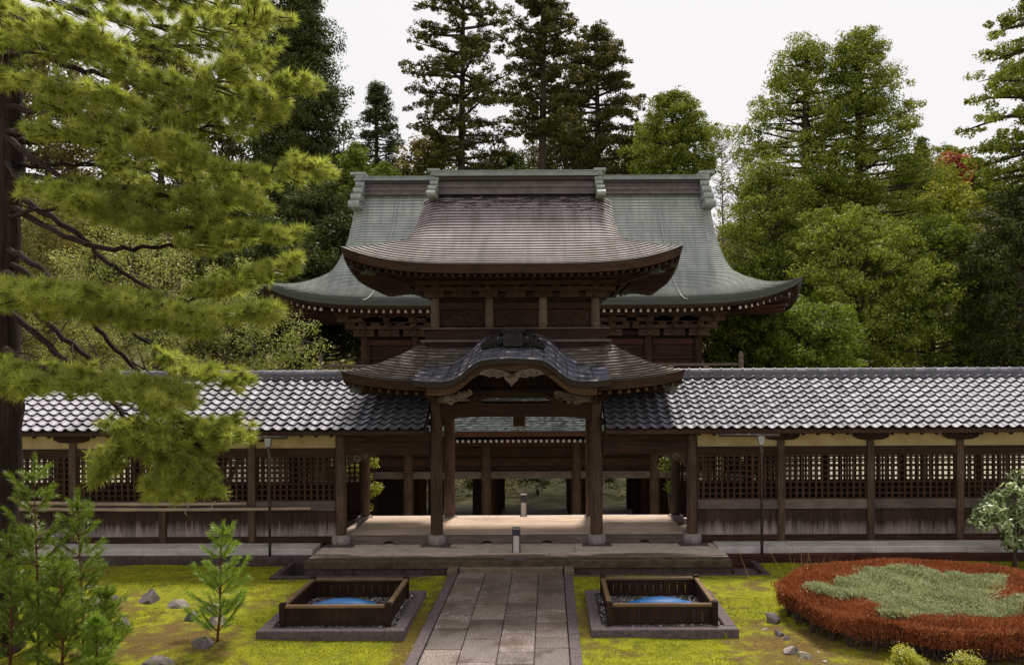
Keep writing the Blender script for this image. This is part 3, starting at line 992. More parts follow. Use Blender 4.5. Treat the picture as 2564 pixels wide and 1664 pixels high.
for sx in (-1, 1):
    for face in ('F',):
        v = hl.pt(sx * 1.0, 1.0, 'F')
        mb = MB(); mb.bar(v + Vector((-sx * 0.25, 0.25, -0.36)), Vector((sx * 2.3, 19.8, 4.02)), 0.13, 0.16); hr = mb.build('hip_rafter', M['wood_y'], lroof)
        mb = MB(); mb.bar(v + Vector((-sx * 0.22, 0.22, -0.37)), v + Vector((-sx * 0.36, 0.36, -0.375)), 0.2, 0.24); mb.build('hip_rafter_cap', M['lip_green'], lroof)
# curved gable (karahafu)
KP = [(0, 4.855), (0.20, 4.852), (0.40, 4.842), (0.58, 4.822), (0.76, 4.775), (0.94, 4.655), (1.11, 4.505), (1.29, 4.40), (1.46, 4.355), (1.63, 4.34), (1.9, 4.352), (2.2, 4.39)]
KQ = [(-x, z) for x, z in KP[:0:-1]] + KP
def catmull(P, n):
    out = []
    for i in range(len(P) - 1):
        p0 = P[max(i - 1, 0)]; p1 = P[i]; p2 = P[i + 1]; p3 = P[min(i + 2, len(P) - 1)]
        for j in range(n):
            t = j / n
            out.append(tuple(0.5 * ((2 * b) + (-a + c) * t + (2 * a - 5 * b + 4 * c - d) * t * t + (-a + 3 * b - 3 * c + d) * t ** 3) for a, b, c, d in zip(p0, p1, p2, p3)))
    out.append(P[-1])
    return out
KC = catmull(KQ, 4)
def kara(y, dz=0.0, lim=9):
    rise = 0.30 * (y - 17.6)
    return [Vector((x, y, z + rise * (0.55 + 0.45 * math.cos(min(1, abs(x) / 2.2) * math.pi / 2)) + dz)) for x, z in KC if abs(x) <= lim]
mb = MB(); mb.grid([kara(17.72, -0.16), kara(20.0, -0.16)]); gable = mb.build('curved_gable', M['interior'], gate)
for i in range(5):
    ya = 17.6 + 0.46 * i; yb = ya + 0.46
    mb = MB(); f, b = kara(ya, 0.022), kara(yb, 0.0)
    mb.grid([f, b]); mb.grid([[v - Vector((0, 0, 0.03)) for v in f], f], False)
    mb.build('roof_sheet', M['karahafu'], gable)
# raised seams running back from the lip
for i in range(5, len(KC) - 4, 6):
    x, z = KC[i]
    pts = []
    for y in (17.6, 18.3, 19.2):
        v = kara(y, 0.026)[i]; pts.append(v)
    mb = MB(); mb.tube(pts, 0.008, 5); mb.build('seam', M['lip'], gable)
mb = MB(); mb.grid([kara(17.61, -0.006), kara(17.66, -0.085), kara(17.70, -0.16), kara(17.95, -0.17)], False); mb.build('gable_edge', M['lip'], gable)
def kband(y, top, bot, lim, t=0.07):
    a = kara(y, top, lim); b = kara(y, bot, lim)
    poly = [(v.x, v.z) for v in a] + [(v.x, v.z) for v in reversed(b)]
    return poly
lim = 1.92
a = kara(17.80, -0.165, lim); b = kara(17.80, -0.36, lim)
mb = MB(); mb.grid([a, b], False); a2 = [v + Vector((0, 0.08, 0)) for v in a]; b2 = [v + Vector((0, 0.08, 0)) for v in b]
mb.grid([b, b2], False); mb.grid([a2, b2], False); mb.build('bargeboard', M['ochre'], gable)
a = kara(17.78, -0.19, lim); b = kara(17.78, -0.215, lim)
mb = MB(); mb.grid([a, b], False); mb.build('bargeboard_bead', M['wood_x'], gable)
# pendant ornament under the gable peak: a heart with spreading carved wings
g1 = MB()
heart = []
for i in range(28):
    t = 2 * math.pi * i / 28
    heart.append((0.15 * (math.sin(t) ** 3) * 1.1, 4.40 + 0.0105 * (13 * math.cos(t) - 5 * math.cos(2 * t) - 2 * math.cos(3 * t) - math.cos(4 * t))))
g1.prism(heart, 17.66, 17.79)
pend = g1.build('gable_pendant', M['carve'], gable)
for s in (-1, 1):
    g2 = MB()
    wing = [(s * 0.10, 4.53), (s * 0.24, 4.59), (s * 0.44, 4.62), (s * 0.62, 4.59), (s * 0.74, 4.50), (s * 0.60, 4.47), (s * 0.50, 4.43), (s * 0.40, 4.455), (s * 0.30, 4.41), (s * 0.2, 4.44), (s * 0.11, 4.40)]
    g2.prism(wing, 17.72, 17.79)
    for cx_, cz_, rr in ((0.24, 4.51, 0.065), (0.40, 4.535, 0.06), (0.56, 4.53, 0.05), (0.33, 4.45, 0.035), (0.5, 4.465, 0.03)):
        scroll(g2, (s * cx_, 17.71, cz_), rr, 1.3, 0.016, s, 0, random.uniform(0, 6))
    g2.build('gable_carving', M['carve'], gable)
g2 = MB()
for s in (-1, 1):
    scroll(g2, (s * 0.05, 17.65, 4.47), 0.045, 1.3, 0.012, s)
g2.build('pendant_scroll', M['carve_dark'], gable)
# crest on top of the gable
CRY, CRD = 18.45, 0.23
cr = MB()
cr.prism([(-0.25, 4.90), (0.25, 4.90), (0.25, 5.30), (0.21, 5.33), (-0.21, 5.33), (-0.25, 5.30)], CRY - 0.13, CRY + 0.13)
cr.prism([(-0.33, 5.33), (0.33, 5.33), (0.30, 5.37), (-0.30, 5.37)], CRY - 0.19, CRY + 0.2)
cr.prism([(-0.19, 5.37), (0.19, 5.37), (0.10, 5.41), (0.04, 5.45), (0, 5.47), (-0.04, 5.45), (-0.10, 5.41)], CRY - 0.13, CRY + 0.13)
cr.prism([(-0.13, 5.08), (-0.05, 5.15), (0, 5.19), (0.05, 5.15), (0.13, 5.08), (0.13, 5.05), (0, 5.13), (-0.13, 5.05)], CRY - 0.16, CRY - 0.125)
cr.v = [(x * 0.9, y, 4.90 + (z - 4.90) * 0.8 + CRD) for x, y, z in cr.v]
crest = cr.build('crest_block', M['onigawara'], gable)
for s in (-1, 1):
    cs = MB()
    for cx_, cz_, rr, tr in ((0.36, 5.10, 0.13, 1.5), (0.50, 5.14, 0.10, 1.4), (0.60, 5.03, 0.09, 1.4), (0.40, 4.96, 0.08, 1.2), (0.69, 4.95, 0.075, 1.5), (0.52, 5.0, 0.07, 1.2)):
        scroll(cs, (s * cx_, CRY, cz_ + CRD), rr, tr, 0.035, -s, 0, random.uniform(0, 6))
    cs.tube([(s * 0.25, CRY + 0.05, CRD + 5.22), (s * 0.42, CRY + 0.05, CRD + 5.22), (s * 0.58, CRY + 0.05, CRD + 5.13), (s * 0.70, CRY + 0.05, CRD + 5.0), (s * 0.78, CRY + 0.05, CRD + 4.90)], [0.05, 0.05, 0.045, 0.04, 0.03], 7)
    cs.tube([(s * 0.25, CRY + 0.05, CRD + 4.95), (s * 0.45, CRY + 0.05, CRD + 4.94), (s * 0.62, CRY + 0.05, CRD + 4.90), (s * 0.76, CRY + 0.05, CRD + 4.86)], 0.055, 7)
    cs.v = [(x * 0.95, y, 4.90 + CRD + (z - 4.90 - CRD) * 0.85) for x, y, z in cs.v]
    cs.build('crest_cloud', M['onigawara'], gable)
# carved animal-head nosings at the column tops
for s in (-1, 1):
    nb = MB()
    c = Vector((s * 1.72, 19.0, 3.98))
    nb.tube([(s * 1.98, 19.9, 3.86), (s * 1.9, 19.5, 3.9), (s * 1.82, 19.2, 3.96), (s * 1.74, 18.95, 3.97), (s * 1.68, 18.8, 3.92)], [0.13, 0.14, 0.15, 0.14, 0.07], 10)
    for q in range(16):
        aa = random.uniform(0, 6.28)
        scroll(nb, (s * (1.72 + random.uniform(-0.22, 0.24)), 18.84 + random.uniform(-0.05, 0.25), 3.98 + random.uniform(-0.12, 0.1)), 0.055, 1.2, 0.02, random.choice((-1, 1)), 0, aa, 12)
    nb.build('carved_nosing', M['carve_dark'], gate)
    # carving in the eave corner of the gable
    nb = MB()
    for q in range(9):
        scroll(nb, (s * (1.0 + 0.06 * q), 18.25 + random.uniform(-0.03, 0.03), 4.05 - 0.018 * q + random.uniform(-0.07, 0.05)), 0.075, 1.2, 0.026, random.choice((-1, 1)), 0, random.uniform(0, 6), 12)
    nb.tube([(s * 0.95, 18.3, 4.08), (s * 1.2, 18.32, 4.0), (s * 1.45, 18.4, 3.92), (s * 1.8, 19.0, 3.9)], [0.05, 0.09, 0.11, 0.09], 8)
    nb.build('corner_carving', M['carve'], gable)
# brackets between beam and lower roof
bm_small = bracket_mesh('bracket_cluster', 0.7, M['wood_x'], 2)
for x in (-2.0, -1.0, 1.0, 2.0):
    inst('bracket_cluster', bm_small, gate, (x, 19.95, 3.76 if abs(x) < 1.5 else 3.80))

# upper storey
UX = (-2.05, -0.68, 0.68, 2.0)
mb = MB(); mb.box(-2.28, 2.28, 20.1, 22.5, 5.29, 5.62); mb.build('upper_sill_board', M['wood_x'], gate)
mb = MB(); mb.box(-2.40, 2.40, 20.02, 22.58, 5.30, 5.36); mb.build('flashing', M['ridge'], gate)
mb = MB(); mb.box(-2.36, 2.36, 20.0, 22.6, 5.62, 5.66); mb.build('ledge', M['grey_x'], gate)
for x in UX:
    for y in (20.25, 22.35):
        column(x, y, 5.66, 6.42, 0.115, gate, M['carve'], 'upper_column')
mb = MB(); mb.box(-2.02, 2.0, 20.34, 22.26, 5.66, 7.0); mb.build('upper_wall', M['interior'], gate)
for i in range(3):
    x0, x1 = UX[i] + 0.12, UX[i + 1] - 0.12
    mb = MB(); mb.box(x0, x1, 20.29, 20.338, 5.68, 6.12); cp = mb.build('carved_panel', M['wood_x'], gate)
    cv = MB()
    xm = (x0 + x1) / 2
    hump = []
    for j in range(25):
        q = j / 24 * 2 - 1
        hump.append((xm + q * (x1 - x0) * 0.46, 20.27, 5.74 + 0.27 * math.exp(-(q * 1.9) ** 2) + 0.05 * math.cos(q * 9)))
    cv.tube(hump, 0.022, 6)
    for j in range(15):
        scroll(cv, (x0 + 0.1 + (x1 - x0 - 0.2) * j / 14, 20.272, 5.80 + random.uniform(-0.06, 0.2)), random.uniform(0.05, 0.1), 1.3, 0.017, random.choice((-1, 1)), 0, random.uniform(0, 6), 14)
    sub(cp, cv.build('relief_carving', M['carve_dark'], None))
for i in range(3):
    beam(gate, UX[i] + 0.115, UX[i + 1] - 0.115, 20.25, 6.14, 6.30, 0.12, 'wood_x', 'upper_beam')
hu = Hip(21.3, 18.0, 9.27, 6.97, 2.48, 3.86, 0.60, 1.18, 0.40, 4.2, roll=0.16, flare=0.14)
# stepped bracket frames carrying the eaves
for i in range(4):
    e = 0.14 + 0.30 * i
    z0 = 6.43 + 0.125 * i
    for (x0, x1, y0, y1) in ((-2.05 - e, 2.0 + e, 20.25 - e, 20.37 - e), (-2.05 - e, 2.0 + e, 22.23 + e, 22.35 + e),
                             (-2.05 - e, -1.93 - e, 20.372 - e, 22.228 + e), (1.88 + e, 2.0 + e, 20.372 - e, 22.228 + e)):
        mb = MB(); mb.box(x0, x1, y0, y1, z0, z0 + 0.11); mb.build('bracket_beam', M['wood_x'], gate)
bm_big = bracket_mesh('bracket_cluster_upper', 1.0, M['carve_dark'], 3)
for x in UX + (-1.36, 0.0, 1.34):
    inst('bracket_cluster', bm_big, gate, (x, 20.2, 6.42))
for s in (-1, 1):
    for y in (20.3, 21.3, 22.3):
        inst('bracket_cluster', bm_big, gate, (s * 2.05, y, 6.42), (0, 0, R(90) * s))
    inst('bracket_cluster', bm_big, gate, (s * 2.05, 20.25, 6.42), (0, 0, R(45) * s))
mb = MB(); mb.box(-2.3, 2.3, 20.3, 22.3, 7.0, 8.2); uroof = mb.build('upper_roof', M['interior'], gate)
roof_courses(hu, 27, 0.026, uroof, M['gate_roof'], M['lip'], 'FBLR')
eave_band(hu, uroof, M['wood_x'], 'FBLR', 0.19, 0.10)
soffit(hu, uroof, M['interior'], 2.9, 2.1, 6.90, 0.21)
rafters(hu, uroof, M['wood_y'], 2.9, 2.1, 6.89, 0.17, 0.19, (0.06, 0.07), None, 'FB', 0.10, 0.05)
rafters(hu, uroof, M['wood_x'], 2.9, 2.1, 6.89, 0.17, 0.19, (0.06, 0.07), None, 'LR', 0.10, 0.05)
for sx in (-1, 1):
    v = hu.pt(sx, 1.0, 'F')
    mb = MB(); mb.bar(v + Vector((-sx * 0.2, 0.2, -0.36)), Vector((sx * 2.5, 19.6, 6.75)), 0.14, 0.18); mb.build('hip_rafter', M['wood_y'], uroof)
    mb = MB(); mb.bar(v + Vector((-sx * 0.42, 0.42, -0.42)), v + Vector((-sx * 0.6, 0.6, -0.44)), 0.22, 0.24); mb.build('hip_rafter_cap', M['lip_green'], uroof)
# gable triangles and verge boards
def gables(h, part, mat, inset):
    for s in (-1, 1):
        mb = MB()
        rows = []
        n = 10
        top = []
        x = s * (h.w0 - inset)
        front = [Vector((x, h.Yr - h.yd(h.tk * j / n), h.zc(h.tk * j / n) - 0.03)) for j in range(n + 1)]
        back = [Vector((x, h.Yr + h.yd(h.tk * j / n), h.zc(h.tk * j / n) - 0.03)) for j in range(n + 1)]
        mb.grid([front, back], False); mb.build('gable_wall', mat, part)
        for side in (-1, 1):
            pa = [Vector((s * h.w(h.tk * j / n), h.Yr + side * h.yd(h.tk * j / n), h.zc(h.tk * j / n) - 0.02 - (h.roll * (1 - (j / n) ** 3) if h.roll else 0))) for j in range(n + 1)]
            pb = [v - Vector((s * 0.03, 0, 0.24)) for v in pa]
            mb = MB(); mb.grid([pa, pb], False); mb.build('verge_board', M['wood_y'], part)
gables(hu, uroof, M['interior'], 0.45)
# dark chips in the uppermost courses
for (fx0, fx1, ft0, ft1, n) in ((-1.9, 1.6, 0.03, 0.13, 46), (0.9, 2.0, 0.05, 0.22, 34)):
    pass
# main ridge
def ridge(part, x0, x1, Y, z0, z1, d, capm='ridge_cap', layers=4):
    hgt = z1 - z0
    zc = z0
    for i in range(layers):
        h_ = hgt * 0.60 / layers
        dd = d * (1.0 if i % 2 == 0 else 0.86)
        mb = MB(); mb.box(x0, x1, Y - dd / 2, Y + dd / 2, zc, zc + h_ - 0.004); mb.build('ridge_layer', M['ridge'], part)
        zc += h_
    mb = MB(); mb.box(x0, x1, Y - d * 0.68, Y + d * 0.68, zc, zc + hgt * 0.16); mb.build('ridge_moulding', M['lip'], part)
    zc += hgt * 0.16
    mb = MB(); mb.box(x0, x1, Y - d * 0.80, Y + d * 0.80, zc + 0.002, z1 - hgt * 0.03); mb.build('ridge_cap', M[capm], part)
    mb = MB(); mb.box(x0, x1, Y - d * 0.84, Y + d * 0.84, z1 - hgt * 0.03, z1); mb.build('ridge_cap_lip', M['ridge_end'], part)
ridge(uroof, -2.16, 2.16, 21.3, 9.24, 9.83, 0.46)
def ridge_end(part, x, s, Y, z1, w, d, drop, mat):
    mb = MB()
    mb.box(x - w * 0.5 + s * w * 0.25 - w * 0.35, x + w * 0.5 + s * w * 0.25 + w * 0.35, Y - d * 0.62, Y + d * 0.62, z1 - drop * 0.07, z1)
    mb.box(x - w * 0.55, x + w * 0.55, Y - d * 0.58, Y + d * 0.58, z1 - drop * 0.17, z1 - drop * 0.075)
    mb.box(x - w * 0.62 + s * w * 0.1, x + w * 0.62 + s * w * 0.1, Y - d * 0.6, Y + d * 0.6, z1 - drop * 0.22, z1 - drop * 0.175)
    root = mb.build('ridge_end', mat, part)
    n = 4
    for i in range(n):
        za = z1 - drop * (0.225 + 0.775 * i / n); zb = z1 - drop * (0.225 + 0.775 * (i + 1) / n)
        yy = Y - d * 0.5 - d * 0.30 * i
        pr = MB()
        # each block bulges towards its foot
        poly = []
        for j in range(7):
            q = j / 6
            poly.append((yy - d * 0.16 * math.sin(q * math.pi * 0.9) - d * 0.05 * q, za + (zb + drop * 0.012 - za) * q))
        poly += [(Y, zb + drop * 0.012), (Y, za)]
        w2 = w * (0.5 + 0.03 * i)
        xo = x + s * w * 0.10 * i
        vs = [(xo - w2, a, b) for a, b in poly] + [(xo + w2, a, b) for a, b in poly]
        m_ = len(poly)
        fs = [tuple(range(m_)), tuple(reversed(range(m_, 2 * m_)))] + [(j, j + m_, (j + 1) % m_ + m_, (j + 1) % m_) for j in range(m_)]
        pr.add(vs, fs); pr.build('ridge_end_block', mat, part)
for s in (-1, 1):
    ridge_end(uroof, s * 2.14, s, 21.3, 9.90, 0.19, 0.5, 0.82, M['ridge_end'])

# ================================================================== COVERED CORRIDORS
EY, EZ, RY, RZ = 19.2, 3.12, 21.7, 4.40
SLP = math.atan2(RZ - EZ, RY - EY)
NROW = 11
TW = 0.276
prof_t = [(0, 0.028), (0.1, 0.010), (0.24, -0.010), (0.42, -0.018), (0.58, -0.008), (0.72, 0.022), (0.84, 0.042), (0.93, 0.044), (1.0, 0.030)]
LEN = math.hypot(RZ - EZ, RY - EY) / NROW
tb = MB()
front = [Vector((x * (TW + 0.012), 0, z * 1.2 + 0.052)) for x, z in prof_t]
back = [Vector((x * (TW + 0.012), LEN + 0.02, z + 0.006)) for x, z in prof_t]
frl = [v + Vector((0, 0.004, -0.052)) for v in front]
tb.grid([front, back])
nft = len(tb.f)
tb.grid([frl, front], False)
tb.add([front[0], back[0], back[0] - Vector((0, 0, 0.03)), frl[0]], [(0, 1, 2, 3)])
tile_me = tb.mesh('roof_tile', M['tile'])
tile_me.materials.append(M['tile_edge'])
tile_me.polygons.foreach_set('material_index', [0] * nft + [1] * (len(tile_me.polygons) - nft))
cap = MB()
for q in range(2):
    pass
nn = 8
ca = [Vector((0, 0.085 * math.cos(math.pi * j / nn), 0.085 * math.sin(math.pi * j / nn))) for j in range(nn + 1)]
cbq = [Vector((0.27, v.y, v.z)) for v in ca]
cc = [Vector((0.27, v.y * 1.22, v.z * 1.22)) for v in ca]; cd = [Vector((0.31, v.y * 1.22, v.z * 1.22)) for v in ca]; ce = [Vector((0.31, v.y, v.z)) for v in ca]
cap.grid([ca, cbq]); cap.grid([cbq, cc], False); cap.grid([cc, cd]); cap.grid([cd, ce], False)
cap_me = cap.mesh('ridge_tile', M['tile'])
slat_v = MB().box(-0.027, 0.027, -0.02, 0.02, 0, 1).mesh('slat_upright', M['wood'])
slat_h = MB().box(0, 1, -0.018, 0.018, -0.021, 0.021).mesh('slat_level', M['wood_x'])

def corridor(s, label):
    g = thing('covered_corridor', label, 'corridor', (s * 9, 20, 0.3))
    PX = [4.39, 6.63, 8.87, 11.11, 13.35, 15.59]
    X0, X1 = 2.2, 15.6
    def xr(a, b):
        return (a, b) if s > 0 else (-b, -a)
    # stone base and its front steps
    x = 4.9
    while x < 15.5:
        xb = x + random.uniform(1.6, 2.4)
        a, b = xr(x + 0.004, xb - 0.004)
        mb = MB(); mb.cbox(a, b, 19.28, 19.95, 0.13, 0.305 + random.uniform(-0.004, 0.004), 0.012); mb.build('base_stone', M['pale_stone'], g)
        mb = MB(); mb.cbox(a, b, 19.10, 19.272, -0.3, 0.16 + random.uniform(-0.006, 0.006), 0.012); mb.build('foot_stone', M['stone_dark'] if s < 0 else M['red_x'], g)
        x = xb
    a, b = xr(4.86, 15.6)
    mb = MB(); mb.box(a, b, 19.96, 24.1, -0.3, 0.30); mb.build('floor', M['stone_dark'], g)
    # posts, sills, rails, beams; front wall Y=20.06, back wall Y=23.3
    for wi, Y in enumerate((20.06, 23.3)):
        for i, px in enumerate(PX):
            if i == 0 and True:
                continue
            a, b = xr(px - 0.085, px + 0.085)
            mb = MB(); mb.box(a, b, Y - 0.085, Y + 0.085, 0.303, 2.96); mb.build('post', M['col'] if wi == 0 else M['wood'], g)
            # boat-shaped bracket arm
            cxm = s * px
            mb = MB(); mb.prism([(cxm - 0.46, 2.99), (cxm - 0.43, 2.89), (cxm - 0.30, 2.83), (cxm, 2.81), (cxm + 0.30, 2.83), (cxm + 0.43, 2.89), (cxm + 0.46, 2.99)], Y - 0.13 if wi == 0 else Y - 0.07, Y - 0.086 if wi == 0 else Y - 0.02)
            mb.build('bracket_arm', M['wood_x'], g)
        for i in range(len(PX) - 1):
            xa = PX[i] + (0.15 if i == 0 else 0.087); xb = PX[i + 1] - 0.087
            a, b = xr(xa, xb)
            mb = MB(); mb.box(a, b, Y - 0.10, Y + 0.06, 0.306, 0.45); mb.build('sill', M['wood_x'], g)
            n = 9
            ws = [random.uniform(0.8, 1.25) for _ in range(n)]; tot = sum(ws)
            if wi == 0:
                q = a
                for w in ws:
                    w = w / tot * (b - a)
                    mb = MB(); mb.cbox(q + 0.003, q + w - 0.003, Y - 0.022 + random.uniform(-0.004, 0.004), Y + 0.02, 0.452, 1.098, 0.002)
                    mb.build('wall_plank', M['plank'], g)
                    q += w
            else:
                mb = MB(); mb.box(a, b, Y - 0.02, Y + 0.02, 0.452, 1.248); mb.build('wall_board', M['interior'], g)
            zt = 1.10 if wi == 0 else 1.25
            mb = MB(); mb.box(a, b, Y - 0.06, Y + 0.05, zt, zt + (0.235 if wi == 0 else 0.1)); mb.build('rail', M['grey_x'] if wi == 0 else M['wood_x'], g)
            z0 = 1.337 if wi == 0 else 1.352
            z1 = 2.468
            mb = MB(); fw = 0.045
            mb.box(a, b, Y - 0.03, Y + 0.03, z1 - fw, z1); mb.box(a, a + fw, Y - 0.03, Y + 0.03, z0, z1 - fw - 0.001); mb.box(b - fw, b, Y - 0.03, Y + 0.03, z0, z1 - fw - 0.001)
            mb.box(a + fw + 0.001, b - fw - 0.001, Y - 0.03, Y + 0.03, z0, z0 + 0.03)
            lat = mb.build('lattice_panel', M['wood'], g)
            nb = 13
            for j in range(1, nb):
                xx = a + (b - a) * j / nb + random.uniform(-0.004, 0.004)
                wide = 1.0
                inst('slat', slat_v, lat, (xx, Y, z0 + 0.03), (0, 0, 0), (wide, 1, z1 - z0 - 0.075))
            for j in range(1, 8):
                zz = z0 + (z1 - z0) * j / 8.0
                inst('slat', slat_h, lat, (a + fw, Y + (0.005 if wi == 0 else 0), zz), (0, 0, 0), (b - a - 2 * fw, 0.8, 1))
            mb = MB(); mb.box(a, b, Y - 0.075, Y + 0.065, 2.47, 2.66); mb.build('lintel', M['wood_x'], g)
            mb = MB(); mb.box(a, b, Y - 0.03, Y + 0.03, 2.662, 2.97); mb.build('plaster_panel', M['plaster'], g)
        a, b = xr(4.3 if True else X0, X1)
        a, b = xr(2.2, X1)
        mb = MB(); mb.box(a, b, Y - 0.11, Y + 0.08, 3.0, 3.17); mb.build('wall_plate', M['wood_x'], g)
    # roof deck, rafters, tiles
    a, b = xr(X0 - 0.02, X1)
    dk = MB()
    th = 0.10
    for sg in (1, -1):
        y0 = EY + 0.10 if sg > 0 else 2 * RY - EY - 0.70; zb = 0.0 if sg > 0 else 0.60 * math.tan(SLP)  # far eave stops short, out of view, to let sun onto side-bay floors
        dk.add([(a, y0, EZ + 0.03 + zb), (b, y0, EZ + 0.03 + zb), (b, RY, RZ - 0.02), (a, RY, RZ - 0.02),
                (a, y0, EZ - 0.07 + zb), (b, y0, EZ - 0.07 + zb), (b, RY, RZ - 0.12), (a, RY, RZ - 0.12)],
               [(0, 1, 2, 3), (7, 6, 5, 4), (0, 4, 5, 1), (0, 3, 7, 4), (1, 5, 6, 2)])
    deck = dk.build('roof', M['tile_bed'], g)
    mb = MB(); mb.box(a, b, EY + 0.04, EY + 0.096, EZ - 0.075, EZ + 0.035); mb.build('eave_board', M['wood_x'], deck)
    x = X0 + 0.1
    while x < X1:
        p = Vector((s * x, EY + 0.13, EZ - 0.105)); q = Vector((s * x, 20.3, EZ - 0.105 + (20.3 - EY - 0.13) * math.tan(SLP)))
        mb = MB(); mb.bar(p, q, 0.065, 0.075); mb.build('rafter', M['wood_y'], deck)
        x += 0.36
    ncol = int((X1 - X0) / TW)
    spare_v = []; spare_f = []; base = 0
    tv = np.array([v.co[:] for v in tile_me.vertices]); tf = [tuple(p.vertices) for p in tile_me.polygons]
    for c in range(ncol):
        single = 4 <= c < 31
        for r in range(NROW):
            d = LEN * r
            loc = Vector((s * X0 + s * TW * c + (0 if s > 0 else -TW), EY + d * math.cos(SLP), EZ + 0.03 + d * math.sin(SLP)))
            loc += Vector((random.uniform(-0.004, 0.004), 0, random.uniform(-0.003, 0.003)))
            rot = (SLP + random.uniform(-0.012, 0.012), random.uniform(-0.015, 0.015), random.uniform(-0.018, 0.018))
            if single:
                inst('roof_tile', tile_me, deck, loc, rot)
            else:
                m_ = np.array(Matrix.Rotation(rot[0], 3, 'X'))
                spare_v.append(tv @ m_.T + np.array(loc)); spare_f += [tuple(i + base for i in f) for f in tf]; base += len(tv)
    # the far slope is out of sight and joined
    for c in range(ncol):
        for r in range(2, NROW):
            d = LEN * r
            m_ = np.array(Matrix.Rotation(math.pi, 3, 'Z') @ Matrix.Rotation(SLP, 3, 'X'))
            loc = np.array((s * X0 + s * TW * c + (TW if s > 0 else 0), 2 * RY - EY - d * math.cos(SLP), EZ + 0.03 + d * math.sin(SLP)))
            spare_v.append(tv @ m_.T + loc); spare_f += [tuple(i + base for i in f) for f in tf]; base += len(tv)
    me = bpy.data.meshes.new('roof_tile_field'); me.from_pydata(np.concatenate(spare_v).tolist(), [], spare_f); me.materials.append(M['tile']); me.materials.append(M['tile_edge'])
    me.polygons.foreach_set('material_index', ([0] * nft + [1] * (len(tf) - nft)) * (len(spare_f) // len(tf))); me.update()
    o = link(bpy.data.objects.new('roof_tile_field', me), deck); o['kind'] = 'stuff'
    # ridge
    zc = RZ - 0.02
    for i, (dd, hh) in enumerate(((0.36, 0.06), (0.31, 0.05), (0.34, 0.04))):
        mb = MB(); mb.box(a, b, RY - dd / 2, RY + dd / 2, zc, zc + hh - 0.003); mb.build('ridge_layer', M['ridge_tile_dark'], deck); zc += hh
    x = X0 + 0.4
    while x < X1 - 0.3:
        inst('ridge_tile', cap_me, deck, (s * x if s > 0 else -x - 0.29, RY, zc), (0, 0, 0))
        x += 0.29
    return g
corR = corridor(1, 'tile roofed lattice walled corridor running from the gate past the red shrub bed')
corL = corridor(-1, 'tile roofed lattice walled corridor partly hidden behind the pine')

# downpipes with hoppers
def downpipe(x, label):
    g = thing('downpipe', label, 'downpipe', (x, 19.2, 0.0), 'rain downpipes')
    mb = MB(); mb.prism([(x - 0.075, 2.99), (x + 0.075, 2.99), (x + 0.065, 2.84), (x + 0.035, 2.78), (x - 0.035, 2.78), (x - 0.065, 2.84)], 19.06, 19.18); mb.build('hopper', M['hopper'], g)
    mb = MB(); mb.tube([(x, 19.12, 2.80), (x, 19.12, 2.68), (x + 0.02, 19.14, 2.58), (x + 0.02, 19.14, 0.02)], 0.032, 10); mb.build('pipe', M['iron'], g)
    for z in (2.6, 1.4, 0.4):
        mb = MB(); mb.lathe([(0.033, z), (0.045, z), (0.045, z + 0.06), (0.033, z + 0.06)], (x + 0.02, 19.14, 0), 10, False); mb.build('pipe_collar', M['iron'], g)
    mb = MB(); mb.tube([(x - 1.0, 19.12, 3.015), (x + 0.45, 19.12, 3.005)], 0.04, 8); mb.build('gutter_length', M['iron'], g)
downpipe(5.89, 'thin brown downpipe with grey hopper on the corridor near the red shrub bed')
downpipe(-5.9, 'thin brown downpipe with grey hopper on the corridor nearer the pine')

# bamboo poles lashed along the left corridor
def pole(p, q, r, label, ties):
    g = thing('bamboo_pole', label, 'pole', p, 'bamboo poles along the corridor')
    p, q = Vector(p), Vector(q)
    n = 30; pts = []; rad = []
    for i in range(n + 1):
        t = i / n
        v = p.lerp(q, t); v.z += -0.03 * math.sin(math.pi * t)
        pts.append(v); rad.append(r * (1 - 0.3 * t) * (1.12 if i % 4 == 0 else 1.0))
    mb = MB(); mb.tube(pts, rad, 9); mb.build('cane', M['bamboo'], g)
    for t in ties:
        c = p.lerp(q, t)
        mb = MB(); mb.tube([c + Vector((0.05 * math.sin(a * 0.9), math.cos(a) * 0.085, math.sin(a) * 0.10 - 0.03)) for a in [2 * math.pi * j / 12 for j in range(13)]], 0.009, 6)
        mb.tube([c + Vector((0.0, -0.09, -0.06)), c + Vector((0.05, -0.1, -0.16))], 0.008, 5)
        mb.build('tie', M['rope'], g)
pole((-12.6, 19.86, 1.36), (-6.72, 19.88, 1.30), 0.052, 'upper dry bamboo pole lashed along the corridor rail behind the pine', (0.32, 0.86))
pole((-12.8, 19.80, 1.215), (-5.1, 19.84, 1.18), 0.050, 'lower longer bamboo pole whose tip reaches past the downpipe', (0.27, 0.6))

